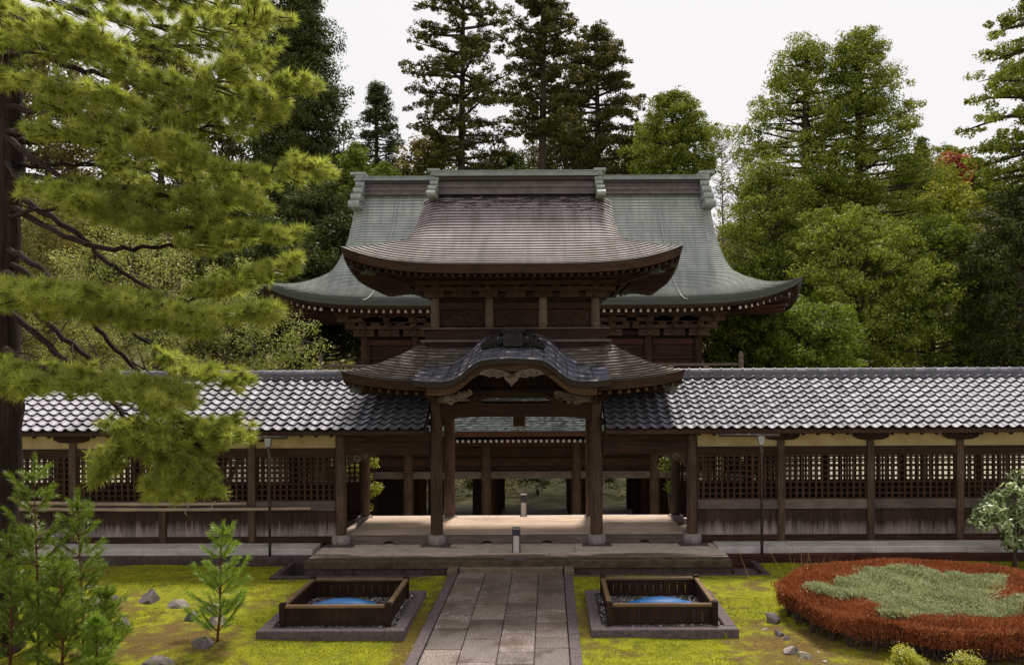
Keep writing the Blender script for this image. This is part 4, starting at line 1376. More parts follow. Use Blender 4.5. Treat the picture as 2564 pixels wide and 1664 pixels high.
# lamp bollards
def bollard(x, y, z, h, label):
    g = thing('lamp_bollard', label, 'lamp', (x, y, z), 'small lamp bollards')
    w = 0.085
    for sx in (-1, 1):
        mb = MB(); mb.box(x + sx * w - 0.012, x + sx * w + 0.012, y - 0.06, y + 0.06, z, z + h); mb.build('side_plate', M['iron'], g)
    mb = MB(); mb.box(x - w + 0.013, x + w - 0.013, y - 0.045, y + 0.05, z, z + h * 0.70); mb.build('panel', M['lamp_panel'], g)
    mb = MB(); mb.box(x - w + 0.013, x + w - 0.013, y - 0.04, y + 0.05, z + h * 0.71, z + h * 0.93); mb.build('lamp_window', M['lamp_glass'], g)
    mb = MB(); mb.prism([(x - w - 0.016, z + h), (x + w + 0.016, z + h), (x + w, z + h + 0.03), (x - w, z + h + 0.03)], y - 0.07, y + 0.07); mb.build('cap', M['hopper'], g)
bollard(0.03, 19.05, 0.256, 0.56, 'small lamp bollard with a pale panel standing in front of the gate floor')
bollard(0.07, 23.2, 0.256, 0.72, 'small lamp bollard seen through the gate behind its floor')

# ================================================================== HALL BEHIND
hall = thing('temple_hall', 'large two storey temple hall with green copper roof behind the gate', 'temple hall', (0, 42, -3.6))
hh = Hip(42.0, 36.0, 13.85, 7.75, 9.3, 12.3, 0.50, 1.85, 1.05, 7.5, roll=0.35, flare=0.55)
mb = MB(); mb.box(-8.2, 8.2, 38.6, 45.4, 7.7, 9.0); hroof = mb.build('roof', M['interior'], hall)
roof_courses(hh, 62, 0.030, hroof, M['hall_roof'], M['lip_green'], 'FBLR', merged=True, nseg=60)
eave_band(hh, hroof, M['lip_green'], 'FBLR', 0.20, 0.10, nseg=60)
def band2(h, d, z0, z1, mat):
    for face in 'FLR':
        U = us(50); rows = []
        for (dd, dz) in ((d, z0), (d + 0.05, z1), (d + 0.4, z1)):
            r_ = []
            for u in U:
                v = h.pt(u, 1.0, face) + Vector((0, 0, dz))
                if face == 'F': v.y += dd; v.x *= (h.W - dd) / h.W
                elif face == 'L': v.x += dd; v.y = h.Yr + (v.y - h.Yr) * (1 - dd / h.yd(1))
                else: v.x -= dd; v.y = h.Yr + (v.y - h.Yr) * (1 - dd / h.yd(1))
                r_.append(v)
            rows.append(r_)
        mb = MB(); mb.grid(rows, False); mb.build('eave_moulding', mat, hroof)
band2(hh, 0.12, -0.2, -0.36, M['wood_x'])
soffit(hh, hroof, M['interior'], 9.4, 4.9, 7.55, 0.40)
rafters(hh, hroof, M['red_x'], 9.4, 4.9, 7.52, 0.34, 0.38, (0.12, 0.13), M['white_end'], 'F', 0.22, 0.10)
rafters(hh, hroof, M['red_x'], 9.4, 4.9, 7.52, 0.40, 0.38, (0.12, 0.13), M['white_end'], 'LR', 0.18, 0.10)
for sx in (-1, 1):
    v = hh.pt(sx, 1.0, 'F')
    mb = MB(); mb.bar(v + Vector((-sx * 0.5, 0.5, -0.62)), Vector((sx * 9.3, 37.6, 7.2)), 0.24, 0.3); mb.build('hip_rafter', M['wood_y'], hroof)
    mb = MB(); mb.bar(v + Vector((-sx * 0.45, 0.45, -0.62)), v + Vector((-sx * 0.5, 0.5, -0.64)), 0.28, 0.34); mb.build('hip_rafter_end', M['white_end'], hroof)
gables(hh, hroof, M['interior'], 0.9)
ridge(hroof, -8.85, 8.85, 42.0, 13.8, 14.72, 0.7, layers=5)
for s in (-1, 1):
    ridge_end(hroof, s * 8.95, s, 42.0, 14.95, 0.46, 0.9, 2.0, M['ridge_end'])
# lightning cables running down the slope
for (u0, u1) in ((-0.78, -0.62), (0.66, 0.53)):
    pts = []
    for j in range(25):
        t = j / 24 * 0.99
        x = (u0 + (u1 - u0) * 0) * 9.6 + (0.0)
        xx = (-7.05 if u0 < 0 else 6.55) - (0.9 if u0 < 0 else -0.9) * (t ** 1.2) * (0.6)
        v = hh.pt(xx / hh.w(t), t, 'F'); pts.append(v + Vector((0, -0.02, 0.055)))
    mb = MB(); mb.tube(pts, 0.018, 5); mb.build('lightning_cable', M['cable'], hroof)
# upper storey
HXC = (-8.0, -5.6, -2.05, 2.05, 5.6, 8.0)
mb = MB(); mb.box(-7.95, 7.95, 38.62, 45.4, 3.9, 7.7); mb.build('upper_wall', M['interior'], hall)
for x in HXC:
    column(x, 38.5, 3.9, 6.3, 0.22, hall, M['wood'], 'upper_column')
for i in range(5):
    x0, x1 = HXC[i] + 0.22, HXC[i + 1] - 0.22
    for (z0, z1, nm) in ((5.85, 6.12, 'tie_beam'), (5.15, 5.30, 'lintel'), (3.95, 4.15, 'sill_beam')):
        mb = MB(); mb.box(x0, x1, 38.42, 38.60, z0, z1); mb.build(nm, M['red_x'] if nm != 'lintel' else M['wood_x'], hall)
    n = 3
    for j in range(n):
        a = x0 + (x1 - x0) * j / n; b = x0 + (x1 - x0) * (j + 1) / n
        mb = MB(); mb.box(a + 0.05, b - 0.05, 38.55, 38.615, 4.17, 5.13); dp = mb.build('wall_panel', M['red_x'], hall)
        mb = MB(); mb.box(b - 0.045, b + 0.045, 38.50, 38.617, 4.155, 5.145); mb.build('stile', M['wood'], hall)
    for j in range(4):
        zz = 5.33 + 0.125 * j
        mb = MB(); mb.box(x0, x1, 38.56 - 0.01 * j, 38.618, zz, zz + 0.11); mb.build('wall_plank', M['wood_x'], hall)
for i in range(4):
    e = 0.1 + 0.38 * i
    z0 = 6.32 + 0.28 * i
    for (x0, x1, y0, y1) in ((-8.0 - e, 8.0 + e, 38.5 - e, 38.72 - e), (-8.0 - e, -7.78 - e, 38.722 - e, 45.0 + e), (7.78 + e, 8.0 + e, 38.722 - e, 45.0 + e)):
        mb = MB(); mb.box(x0, x1, y0, y1, z0, z0 + 0.18); mb.build('bracket_beam', M['wood_x'], hall)
bm_hall = bracket_mesh('bracket_cluster_hall', 2.1, M['carve_dark'], 3)
xs_h = sorted(set(list(HXC) + [(HXC[i] + HXC[i + 1]) / 2 for i in range(5)] + [-1.0, 1.0]))
for x in xs_h:
    inst('bracket_cluster', bm_hall, hall, (x, 38.4, 6.25))
for s in (-1, 1):
    for y in (38.6, 40.3, 42.0, 43.7):
        inst('bracket_cluster', bm_hall, hall, (s * 8.0, y, 6.25), (0, 0, R(90) * s))
# balcony with railing
mb = MB(); mb.box(-9.75, 9.75, 36.3, 47.7, 3.72, 3.9); mb.build('balcony_floor', M['wood_x'], hall)
for s in (-1, 1):
    mb = MB(); mb.lathe([(0.12, 3.9), (0.12, 4.95), (0.14, 4.97), (0.14, 5.02), (0.09, 5.06), (0.12, 5.18), (0.11, 5.30), (0.05, 5.42), (0.0, 5.48)], (s * 9.6, 36.5, 0), 14); mb.build('railing_post', M['grey_x'], hall)
for (z, hgt) in ((4.80, 0.11), (4.48, 0.09), (4.0, 0.10)):
    mb = MB(); mb.box(-9.48, 9.48, 36.45, 36.55, z, z + hgt); mb.build('railing_rail', M['grey_x'] if z > 4.7 else M['red_x'], hall)
for i in range(1, 12):
    x = -9.6 + 19.2 * i / 12
    mb = MB(); mb.box(x - 0.045, x + 0.045, 36.455, 36.545, 4.1, 4.475); mb.box(x - 0.09, x + 0.09, 36.43, 36.57, 4.57, 4.63); mb.prism([(x - 0.06, 4.63), (x + 0.06, 4.63), (x + 0.14, 4.798), (x - 0.14, 4.798)], 36.45, 36.55)
    mb.build('railing_strut', M['carve'], hall)
for s in (-1, 1):
    for z in (4.80, 4.0):
        mb = MB(); mb.box(s * 9.6 - 0.05, s * 9.6 + 0.05, 36.65, 47.5, z, z + 0.11); mb.build('railing_rail', M['wood_y'], hall)
# lower skirt roof and storey seen through the gate
hm = Hip(42.0, 33.8, 3.65, 2.02, 8.8, 11.2, 0.0, 1.3, 0.25, 6.0, d0=4.6)
mb = MB(); mb.box(-9.3, 9.3, 37.6, 46.4, 3.3, 3.7); mroof = mb.build('skirt_roof', M['interior'], hall)
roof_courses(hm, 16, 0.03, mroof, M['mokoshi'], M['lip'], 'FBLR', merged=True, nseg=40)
eave_band(hm, mroof, M['red_x'], 'FLR', 0.22, 0.12)
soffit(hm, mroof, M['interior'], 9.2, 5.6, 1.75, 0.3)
rafters(hm, mroof, M['red_x'], 9.2, 5.6, 1.72, 0.24, 0.42, (0.10, 0.11), M['white_end'], 'F', 0.12, 0.02)
mb = MB(); mb.box(-8.3, 8.3, 36.3, 36.5, 1.15, 1.7); mb.build('lower_frieze', M['red_x'], hall)
for (z0, z1) in ((0.75, 1.12), (0.28, 0.62), (-0.30, 0.02)):
    mb = MB(); mb.box(-8.3, 8.3, 36.32, 36.52, z0, z1); mb.build('lower_beam', M['wood_x'] if z0 > 0 else M['grey_x'], hall)
mb = MB(); mb.box(-8.3, 8.3, 36.40, 36.50, -0.25, 1.16); mb.build('lower_wall', M['interior'], hall)
for x in HXC:
    for y in (36.4, 40.2, 43.8, 47.4):
        column(x, y, -3.6, 1.6, 0.23, hall, M['col'] if y < 37 else M['wood'], 'lower_column')
for i in range(5):
    if i in (1, 2, 3): continue
    x0, x1 = HXC[i] + 0.23, HXC[i + 1] - 0.23
    mb = MB(); mb.box(x0, x1, 40.15, 40.25, -3.58, 0.9); mb.build('inner_wall', M['interior'], hall)
for s in (-1, 1):
    mb = MB(); mb.box(s * 2.62 - 0.42, s * 2.62 + 0.3, 40.1, 40.2, -3.58, 0.9); mb.build('door_leaf', M['interior'], hall)
mb = MB(); mb.box(-8.2, 8.2, 36.6, 47.4, 1.2, 1.3); mb.build('lower_ceiling', M['interior'], hall)
mb = MB(); mb.box(-8.6, 8.6, 35.6, 48.0, -3.9, -3.55); mb.build('stone_floor', M['stone_dark'], hall)

# ================================================================== FENCED WELLS BESIDE THE PATH
gv_me = None
def pebbles(x0, x1, y0, y1, n, z, rad, seed):
    r = np.random.default_rng(seed)
    bm = bmesh.new(); bmesh.ops.create_icosphere(bm, subdivisions=1, radius=1.0)
    bv = np.array([v.co[:] for v in bm.verts]); bf = np.array([[v.index for v in f.verts] for f in bm.faces]); bm.free()
    C = np.stack([r.uniform(x0, x1, n), r.uniform(y0, y1, n), z + r.uniform(-0.01, 0.02, n)], -1)
    S = r.uniform(0.55, 1.25, (n, 1, 1)) * rad * r.uniform(0.6, 1.2, (n, 1, 3))
    Vv = (bv[None] * S + C[:, None]).reshape(-1, 3)
    Ff = (bf[None] + (np.arange(n) * len(bv))[:, None, None]).reshape(-1, 3)
    return Vv, Ff

def fenced_box(cx, label_k, label_f, label_l, label_g, seed):
    cy = 14.88
    hw = 1.26
    g = thing('stone_kerb', label_k, 'kerb', (cx, cy, 0), 'square stone kerbs beside the path')
    kw = 0.20; zt = 0.15
    mb = MB(); mb.cbox(cx - hw, cx + hw, cy - hw, cy - hw + kw, -0.06, zt, 0.014); mb.build('kerb_stone', M['kerb'], g)
    mb = MB(); mb.cbox(cx - hw, cx + hw, cy + hw - kw, cy + hw, -0.06, zt, 0.014); mb.build('kerb_stone', M['kerb'], g)
    for s in (-1, 1):
        xa = cx + s * (hw - kw / 2)
        mb = MB(); mb.cbox(xa - kw / 2, xa + kw / 2, cy - hw + kw + 0.004, cy + hw - kw - 0.004, -0.06, zt, 0.014); mb.build('kerb_stone', M['kerb'], g)
    mb = MB(); mb.box(cx - hw + kw, cx + hw - kw, cy - hw + kw, cy + hw - kw, -0.06, 0.07); mb.build('bed', M['gutter'], g)
    V, F = pebbles(cx - hw + kw + 0.02, cx + hw - kw - 0.02, cy - hw + kw + 0.02, cy + hw - kw - 0.02, 5200, 0.085, 0.027, seed)
    tag(np_obj('gravel', V, F, M['gravel'], None, False), label_g, 'gravel', kind='stuff')
    f = thing('timber_fence', label_f, 'fence', (cx, cy, 0.1), 'low timber fences round the blue lids')
    w, d = 0.92, 0.90
    for sx in (-1, 1):
        for sy in (-1, 1):
            x, y = cx + sx * w, cy + sy * d
            mb = MB(); mb.cbox(x - 0.05, x + 0.05, y - 0.05, y + 0.05, 0.09, 0.535, 0.012); mb.build('post', M['box_wood'], f)
    def side(axis, c, s0, s1, n):
        # rails and slats along one side
        for (z0, z1, t, mt) in ((0.445, 0.49, 0.042, 'box_rail'), (0.365, 0.443, 0.016, 'box_wood'), (0.13, 0.185, 0.02, 'box_wood')):
            mb = MB()
            if axis == 'x': mb.cbox(s0, s1, c - t, c + t, z0, z1, 0.005)
            else: mb.cbox(c - t, c + t, s0, s1, z0, z1, 0.005)
            mb.build('rail', M[mt], f)
        for i in range(n):
            q = s0 + (s1 - s0) * (i + 0.5) / n
            hwid = (s1 - s0) / n * 0.475
            mb = MB()
            if axis == 'x': mb.box(q - hwid, q + hwid, c - 0.011, c + 0.011, 0.186, 0.364)
            else: mb.box(c - 0.011, c + 0.011, q - hwid, q + hwid, 0.186, 0.364)
            mb.build('slat', M['box_wood'], f)
    for sy in (-1, 1):
        side('x', cy + sy * d, cx - w + 0.052, cx + w - 0.052, 11)
    for sx in (-1, 1):
        side('y', cx + sx * w, cy - d + 0.052, cy + d - 0.052, 11)
    l = thing('blue_lid', label_l, 'lid', (cx, cy + 0.05, 0.07), 'blue domed lids')
    prof = [(0.80 * q, 0.06 + 0.395 * (1 - q ** 3.2)) for q in (1.0, 0.97, 0.93, 0.88, 0.80, 0.70, 0.58, 0.45, 0.3, 0.15)] + [(0.0, 0.456)]
    mb = MB(); mb.lathe(prof, (cx + 0.03, cy - 0.15, 0), 48); mb.v = [(x, cy - 0.42 + (y - cy + 0.15) * 0.47, z) for x, y, z in mb.v]; mb.build('dome', M['blue'], l)
    mb = MB(); mb.lathe([(0.57, 0.325), (0.60, 0.335), (0.59, 0.36), (0.53, 0.375)], (cx + 0.03, cy - 0.15, 0), 48); mb.v = [(x, cy - 0.42 + (y - cy + 0.15) * 0.47, z) for x, y, z in mb.v]; mb.build('rim', M['blue'], l)
fenced_box(-2.93, 'square mauve stone kerb on the pine side of the path', 'low dark slatted timber fence on the pine side of the path',
           'blue domed lid inside the fence on the pine side of the path', 'dark gravel bed inside the kerb on the pine side of the path', 1)
fenced_box(2.79, 'square mauve stone kerb between the path and the red shrub bed', 'low dark slatted timber fence between the path and the red shrub bed',
           'blue domed lid inside the fence between path and red shrub bed', 'dark gravel bed inside the kerb between path and red shrub bed', 2)

# ================================================================== ROCKS
def rock(c, r, seed, mat, label):
    bm = bmesh.new(); bmesh.ops.create_icosphere(bm, subdivisions=3, radius=1.0)
    off = Vector((seed * 3.7, seed * 1.9, seed * 5.3))
    for v in bm.verts:
        d = v.co.normalized()
        n1 = mnoise.noise(d * 0.9 + off); n2 = mnoise.noise(d * 2.3 + off)
        cell = mnoise.cell(d * 1.3 + off)
        k_ = 1 + 0.30 * n1 + 0.16 * n2 + 0.10 * cell
        v.co = Vector((d.x * r[0] * k_, d.y * r[1] * k_, max(-0.4, d.z) * r[2] * k_))
    rr_ = random.Random(int(seed * 100))
    for _ in range(13):
        nrm = Vector((rr_.uniform(-1, 1), rr_.uniform(-1, 1), rr_.uniform(-0.2, 1))).normalized()
        lim_ = max((v.co.dot(nrm) for v in bm.verts)) * rr_.uniform(0.55, 0.85)
        for v in bm.verts:
            e_ = v.co.dot(nrm) - lim_
            if e_ > 0: v.co -= nrm * e_
    me = bpy.data.meshes.new('rock'); bm.to_mesh(me); bm.free(); me.materials.append(mat)
    o = bpy.data.objects.new('rock', me); COL.objects.link(o)
    o.location = (c[0], c[1], float(lawn_z(np.array(c[0]), np.array(c[1]))) + r[2] * 0.15)
    o.rotation_euler = (0, 0, seed * 1.3)
    return tag(o, label, 'rock', 'rocks set in the moss')
RK = [(370, 1497, 0.27, 0.2, 0.16, 'rock', 'large dark flat rock left of the pale rock row on the moss'),
      (447, 1512, 0.22, 0.18, 0.12, 'rock_pale', 'brownish rock next to the large dark rock'),
      (478, 1552, 0.13, 0.12, 0.16, 'rock', 'upright rock between the saplings'),
      (522, 1528, 0.2, 0.15, 0.11, 'rock_pale', 'pale low rock behind the lone cedar sapling'),
      (540, 1562, 0.2, 0.16, 0.16, 'rock_pale', 'pale rock just behind the stem of the lone sapling'),
      (285, 1500, 0.16, 0.13, 0.09, 'rock', 'small grey rock half hidden by the sapling thicket'),
      (228, 1503, 0.2, 0.14, 0.1, 'rock_pale', 'small pale rock behind the sapling thicket'),
      (500, 1618, 0.2, 0.17, 0.12, 'rock', 'dark rock at the foot of the lone cedar sapling'),
      (398, 1662, 0.26, 0.2, 0.12, 'rock', 'flat grey rock at the bottom edge of the picture'),
      (300, 1580, 0.15, 0.15, 0.2, 'rock', 'grey rock under the sapling thicket'),
      (1936, 1562, 0.15, 0.15, 0.19, 'rock', 'mossy upright rock touching the edge of the red shrub bed'),
      (1914, 1578, 0.075, 0.06, 0.045, 'rock_pale', 'small round pale stone beside the mossy rock'),
      (1947, 1592, 0.11, 0.1, 0.12, 'rock', 'tilted rock between mossy rock and triangular rock'),
      (1966, 1602, 0.1, 0.09, 0.07, 'rock', 'small dark pointed rock under the red shrubs'),
      (1978, 1634, 0.21, 0.15, 0.12, 'rock_pale', 'pale angular rock in front of the red shrub bed'),
      (2014, 1650, 0.15, 0.12, 0.08, 'rock_pale', 'pinkish low rock next to the pale angular rock'),
      (2045, 1637, 0.045, 0.04, 0.03, 'rock_pale', 'pebble sized stone near the pinkish low rock'),
      (2062, 1662, 0.06, 0.05, 0.035, 'rock_pale', 'pebble sized stone at the bottom edge by the shrubs')]
for i, (px, py, rx, ry, rz, mt, lb) in enumerate(RK):
    p = on(px, py, 0.02)
    if i < 10: rx, ry, rz = rx * 1.3, ry * 1.2, rz * 1.25
    rock((p.x, p.y), (rx, ry, rz), i + 1.37, M[mt], lb)

# ================================================================== VEGETATION
def leaf_tris(P, N, size, wide, rg, jitter=0.6):
    """one kite-shaped leaf (two triangles) per point; N gives the preferred facing"""
    n = len(P)
    nn_ = N + rg.normal(0, jitter, (n, 3))
    nn_ /= np.linalg.norm(nn_, axis=1, keepdims=True) + 1e-9
    a = rg.normal(0, 1, (n, 3))
    t = np.cross(nn_, a); t /= np.linalg.norm(t, axis=1, keepdims=True) + 1e-9
    b = np.cross(nn_, t)
    s = (size * rg.uniform(0.6, 1.3, n))[:, None]
    w = s * wide
    V = np.stack([P - t * s * 0.5, P + b * w * 0.5 + nn_ * s * 0.08, P + t * s * 0.5, P - b * w * 0.5 + nn_ * s * 0.08], 1).reshape(-1, 3)
    F = np.arange(4 * n).reshape(-1, 4)
    return V, F

def clump_points(C, rad, per, rg, flat=0.75, shell=0.55):
    n = len(C)
    d = rg.normal(0, 1, (n, per, 3)); d /= np.linalg.norm(d, axis=2, keepdims=True)
    rr = (shell + (1 - shell) * rg.uniform(0, 1, (n, per, 1)))
    sc = np.array([1, 1, flat])
    rad = np.asarray(rad).reshape(-1, 1, 1) if np.ndim(rad) else rad
    P = C[:, None] + d * rr * rad * sc
    return P.reshape(-1, 3), d.reshape(-1, 3)

TREES = []
def conifer(name, label, base, H, prof, mat, seed, limbs=70, clumps=6, per=60, crad=0.8, leaf=0.24, up=0.25, trunk_r=0.4, gap=0.15, tiers=0, lean=0.0, cat='tree', group='tall conifers behind the temple', limb_vis=True, bark='cedar_bark', inner=0.35, puff=False, flat=0.75, lw=1.0):
    """prof: list of (height fraction, crown radius)"""
    rg = np.random.default_rng(seed)
    base = Vector(base)
    g = thing(name, label, cat, base, group)
    # trunk
    pts = []; rad = []
    for i in range(13):
        q = i / 12
        pts.append(base + Vector((lean * H * q + 0.12 * math.sin(q * 7 + seed), 0.12 * math.cos(q * 5 + seed), H * q)))
        rad.append(trunk_r * (1.15 - q) + 0.03 if q > 0.03 else trunk_r * 1.35)
    mb = MB(); mb.tube(pts, rad, 9); mb.build('trunk', M[bark], g)
    hs = np.array([p[0] for p in prof]); rs = np.array([p[1] for p in prof])
    h0, h1 = hs[0], hs[-1]
    C = []; CR = []
    lb = MB()
    for i in range(limbs):
        q = h0 + (h1 - h0) * (i + rg.uniform(0, 1)) / limbs
        if tiers:
            tq = (q - h0) / (h1 - h0) * tiers
            q = h0 + (h1 - h0) * (math.floor(tq) + 0.5 + (tq - math.floor(tq) - 0.5) * 0.55) / tiers
        r_ = float(np.interp(q, hs, rs)) * rg.uniform(0.72, 1.12)
        if rg.uniform() < gap: continue
        az = i * 2.39996 + rg.uniform(-0.5, 0.5)
        d = np.array([math.cos(az), math.sin(az), 0])
        st = np.array(base) + np.array([lean * H * q, 0, H * q])
        rise = up * rg.uniform(0.4, 1.5)
        m_ = max(2, int(clumps * min(1.0, 0.35 + r_ / (rs.max() + 1e-6))))
        for j in range(m_):
            f = inner + (1 - inner) * (j + rg.uniform(0, 1)) / m_
            side = np.array([-d[1], d[0], 0]) * rg.normal(0, 0.22) * r_ * f
            C.append(st + d * r_ * f + side + np.array([0, 0, r_ * rise * f * f + rg.normal(0, 0.25) * crad]))
            CR.append(crad * rg.uniform(0.6, 1.25) * (1.0 - 0.25 * f))
        if limb_vis:
            P_ = [Vector(st + d * r_ * f + np.array([0, 0, r_ * rise * f * f - 0.1])) for f in (0, 0.3, 0.6, 0.95)]
            lb.tube(P_, [trunk_r * 0.20 * lw, trunk_r * 0.15 * lw, trunk_r * 0.10 * lw, 0.015], 5, False)
    C = np.array(C); CR = np.array(CR)
    if limb_vis and lb.v:
        lb.build('limbs', M[bark], g)
    if puff:
        # cushions of foliage: every clump carries smaller tufts over its upper side
        n_, m2 = len(C), 11
        d = rg.normal(0, 1, (n_, m2, 3)); d[:, :, 2] = np.abs(d[:, :, 2]) * 0.9 - 0.35
        d /= np.linalg.norm(d, axis=2, keepdims=True)
        S = C[:, None] + d * CR[:, None, None] * rg.uniform(0.7, 1.0, (n_, m2, 1)) * np.array([1, 1, 0.72])
        P, N = clump_points(S.reshape(-1, 3), np.repeat(CR, m2) * 0.40, per, rg, 0.8, 0.5)
        N = N * 0.6 + np.repeat(d.reshape(-1, 3), per, 0) * 0.7
        # thin inner foliage
        P2, N2 = clump_points(C, CR * 0.7, per, rg, 0.8, 0.2)
        P = np.concatenate([P, P2]); N = np.concatenate([N, N2])
    else:
        P, N = clump_points(C, CR, per, rg, flat, 0.5)
    N = N * 1.1 + np.array([0, 0, 0.35])
    V, F = leaf_tris(P, N, leaf, 0.55, rg)
    np_obj('crown', V, F, M[mat], g)
    return g

def gz_at(x, y):
    return float(hill_z(np.array(float(x)), np.array(float(y))))

def place(px, Y):
    x = CX + (px - 1375) * Y / 2000
    return (x, Y, gz_at(x, Y) - 0.2)
def zpx(py, Y):
    return CZ - (py - 930) * Y / 2000

def tree_px(px, ytop, Y, prof_px, mat, seed, label, name='cedar_tree', **kw):
    """prof_px: list of (py, half width in px), from the bottom of the crown to the top"""
    b = place(px, Y)
    H = zpx(ytop, Y) - b[2]
    prof = [((zpx(py, Y) - b[2]) / H, hw * Y / 2000) for py, hw in prof_px]
    return conifer(name, label, b, H, prof, mat, seed, **kw)

# --- centre: three tall see-through cedars and their neighbours
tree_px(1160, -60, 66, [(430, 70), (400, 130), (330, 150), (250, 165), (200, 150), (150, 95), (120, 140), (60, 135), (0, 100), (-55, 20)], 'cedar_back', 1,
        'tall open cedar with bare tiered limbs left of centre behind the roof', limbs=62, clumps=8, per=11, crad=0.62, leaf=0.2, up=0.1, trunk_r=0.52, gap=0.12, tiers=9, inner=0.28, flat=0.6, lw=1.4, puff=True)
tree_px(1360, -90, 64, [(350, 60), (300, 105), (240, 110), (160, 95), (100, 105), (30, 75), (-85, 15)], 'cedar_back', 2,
        'tall straight cedar with slender open crown behind the roof centre', limbs=66, clumps=8, per=11, crad=0.58, leaf=0.2, up=0.1, trunk_r=0.55, gap=0.12, tiers=11, inner=0.28, flat=0.65, lw=1.4, puff=True)
tree_px(1497, 66, 70, [(430, 110), (360, 125), (280, 115), (200, 105), (140, 75), (80, 35), (70, 8)], 'cedar_back', 3,
        'medium tall cedar with domed top right of the slender cedar', limbs=74, clumps=8, per=11, crad=0.72, leaf=0.2, up=0.1, trunk_r=0.5, gap=0.12, inner=0.28, flat=0.7, lw=1.4, tiers=0, puff=True)
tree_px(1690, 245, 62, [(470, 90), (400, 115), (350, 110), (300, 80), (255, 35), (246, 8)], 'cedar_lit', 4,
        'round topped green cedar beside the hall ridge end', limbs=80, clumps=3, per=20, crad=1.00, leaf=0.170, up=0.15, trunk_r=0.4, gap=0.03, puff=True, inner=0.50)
tree_px(1420, 300, 78, [(520, 150), (440, 140), (380, 110), (310, 50)], 'cedar_back', 5,
        'lower bushy cedar filling the gap behind the gate ridge', limbs=60, clumps=8, per=50, crad=1.0, leaf=0.28, up=0.1, gap=0.03)
tree_px(1250, 385, 70, [(520, 90), (440, 90), (392, 40)], 'cedar_dark', 6, 'low dark tree just above the middle of the gate ridge', limbs=40, clumps=6, per=50, crad=0.9, leaf=0.26)
tree_px(1080, 350, 72, [(520, 110), (430, 100), (360, 40)], 'mixbush', 7, 'low olive tree behind the left half of the hall ridge', limbs=50, clumps=7, per=50, crad=0.9, leaf=0.28)
tree_px(1600, 330, 74, [(520, 90), (430, 100), (370, 70), (335, 25)], 'cedar_back', 8, 'dark cedar between the domed cedar and the round topped cedar', limbs=50, clumps=7, per=48, crad=0.9, leaf=0.27)
# --- left: dense dark cedars
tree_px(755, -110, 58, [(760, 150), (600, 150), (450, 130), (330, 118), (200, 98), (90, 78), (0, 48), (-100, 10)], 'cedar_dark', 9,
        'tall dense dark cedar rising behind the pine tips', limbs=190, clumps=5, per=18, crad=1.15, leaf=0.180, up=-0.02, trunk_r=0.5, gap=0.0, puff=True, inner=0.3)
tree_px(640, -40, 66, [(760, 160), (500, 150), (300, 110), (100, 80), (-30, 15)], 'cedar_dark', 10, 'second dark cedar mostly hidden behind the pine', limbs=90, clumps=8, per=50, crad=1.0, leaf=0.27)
tree_px(948, 208, 74, [(520, 85), (400, 72), (320, 52), (260, 28), (212, 5)], 'cedar_dark', 11, 'pointed dark cedar standing alone left of the open tall cedar', limbs=80, clumps=2, per=18, crad=0.80, leaf=0.170, up=0.1, gap=0.03, puff=True, inner=0.50)
tree_px(893, 362, 56, [(560, 62), (460, 55), (410, 42), (368, 6)], 'cedar_green', 12, 'small bright green conical cedar left of the hall ridge', limbs=60, clumps=6, per=60, crad=0.5, leaf=0.17, up=0.3, trunk_r=0.2, gap=0.0)
tree_px(968, 405, 54, [(560, 55), (470, 45), (412, 6)], 'cedar_green', 13, 'smaller bright cedar tip right of the conical one', limbs=50, clumps=6, per=60, crad=0.5, leaf=0.17, up=0.3, trunk_r=0.2, gap=0.0)
tree_px(800, 470, 50, [(900, 170), (700, 150), (560, 110), (480, 40)], 'cedar_dark', 14, 'dark bushy tree beside the left end of the hall roof', limbs=120, clumps=4, per=18, crad=1.00, leaf=0.160, gap=0.02, puff=True, inner=0.4)
tree_px(690, 560, 46, [(920, 150), (760, 150), (640, 110), (570, 40)], 'cedar_dark', 15, 'low dark tree left of the hall eave', limbs=90, clumps=4, per=18, crad=1.00, leaf=0.160, gap=0.02, puff=True, inner=0.4)
tree_px(400, 100, 60, [(900, 220), (600, 230), (400, 190), (200, 120), (110, 30)], 'cedar_back', 16, 'broad dim tree far behind the pine', limbs=90, clumps=9, per=50, crad=1.3, leaf=0.34, gap=0.03)
tree_px(120, 60, 62, [(900, 220), (600, 230), (400, 190), (200, 120), (70, 30)], 'mixbush', 17, 'olive brown tree behind the pine trunk', limbs=80, clumps=9, per=50, crad=1.3, leaf=0.36, gap=0.03)
# --- right: big cedar mass
tree_px(2022, 122, 57, [(640, 190), (520, 200), (420, 180), (320, 150), (240, 115), (170, 62), (128, 20)], 'cedar_lit', 18,
        'large cedar with flattened top, left one of the sunlit pair', limbs=120, clumps=3, per=20, crad=1.15, leaf=0.170, up=0.12, trunk_r=0.55, gap=0.05, puff=True, inner=0.62)
tree_px(2155, 88, 56, [(700, 170), (560, 205), (450, 190), (340, 140), (250, 110), (160, 65), (95, 20)], 'cedar_lit', 19,
        'large cedar with the highest top of the sunlit pair', limbs=130, clumps=3, per=20, crad=1.15, leaf=0.170, up=0.12, trunk_r=0.55, gap=0.05, puff=True, inner=0.62)
tree_px(1925, 420, 50, [(930, 130), (780, 130), (640, 120), (520, 85), (430, 25)], 'cedar_lit', 20, 'cedar leaning against the sunlit pair above the hall eave tip', limbs=100, clumps=3, per=20, crad=1.00, leaf=0.155, gap=0.03, puff=True, inner=0.62)
tree_px(2120, 540, 46, [(1000, 200), (860, 215), (740, 200), (640, 150), (560, 60)], 'cedar_lit', 21, 'broad low cedar with cushion shaped boughs behind the corridor', limbs=120, clumps=3, per=22, crad=1.05, leaf=0.150, gap=0.02, puff=True, inner=0.62)
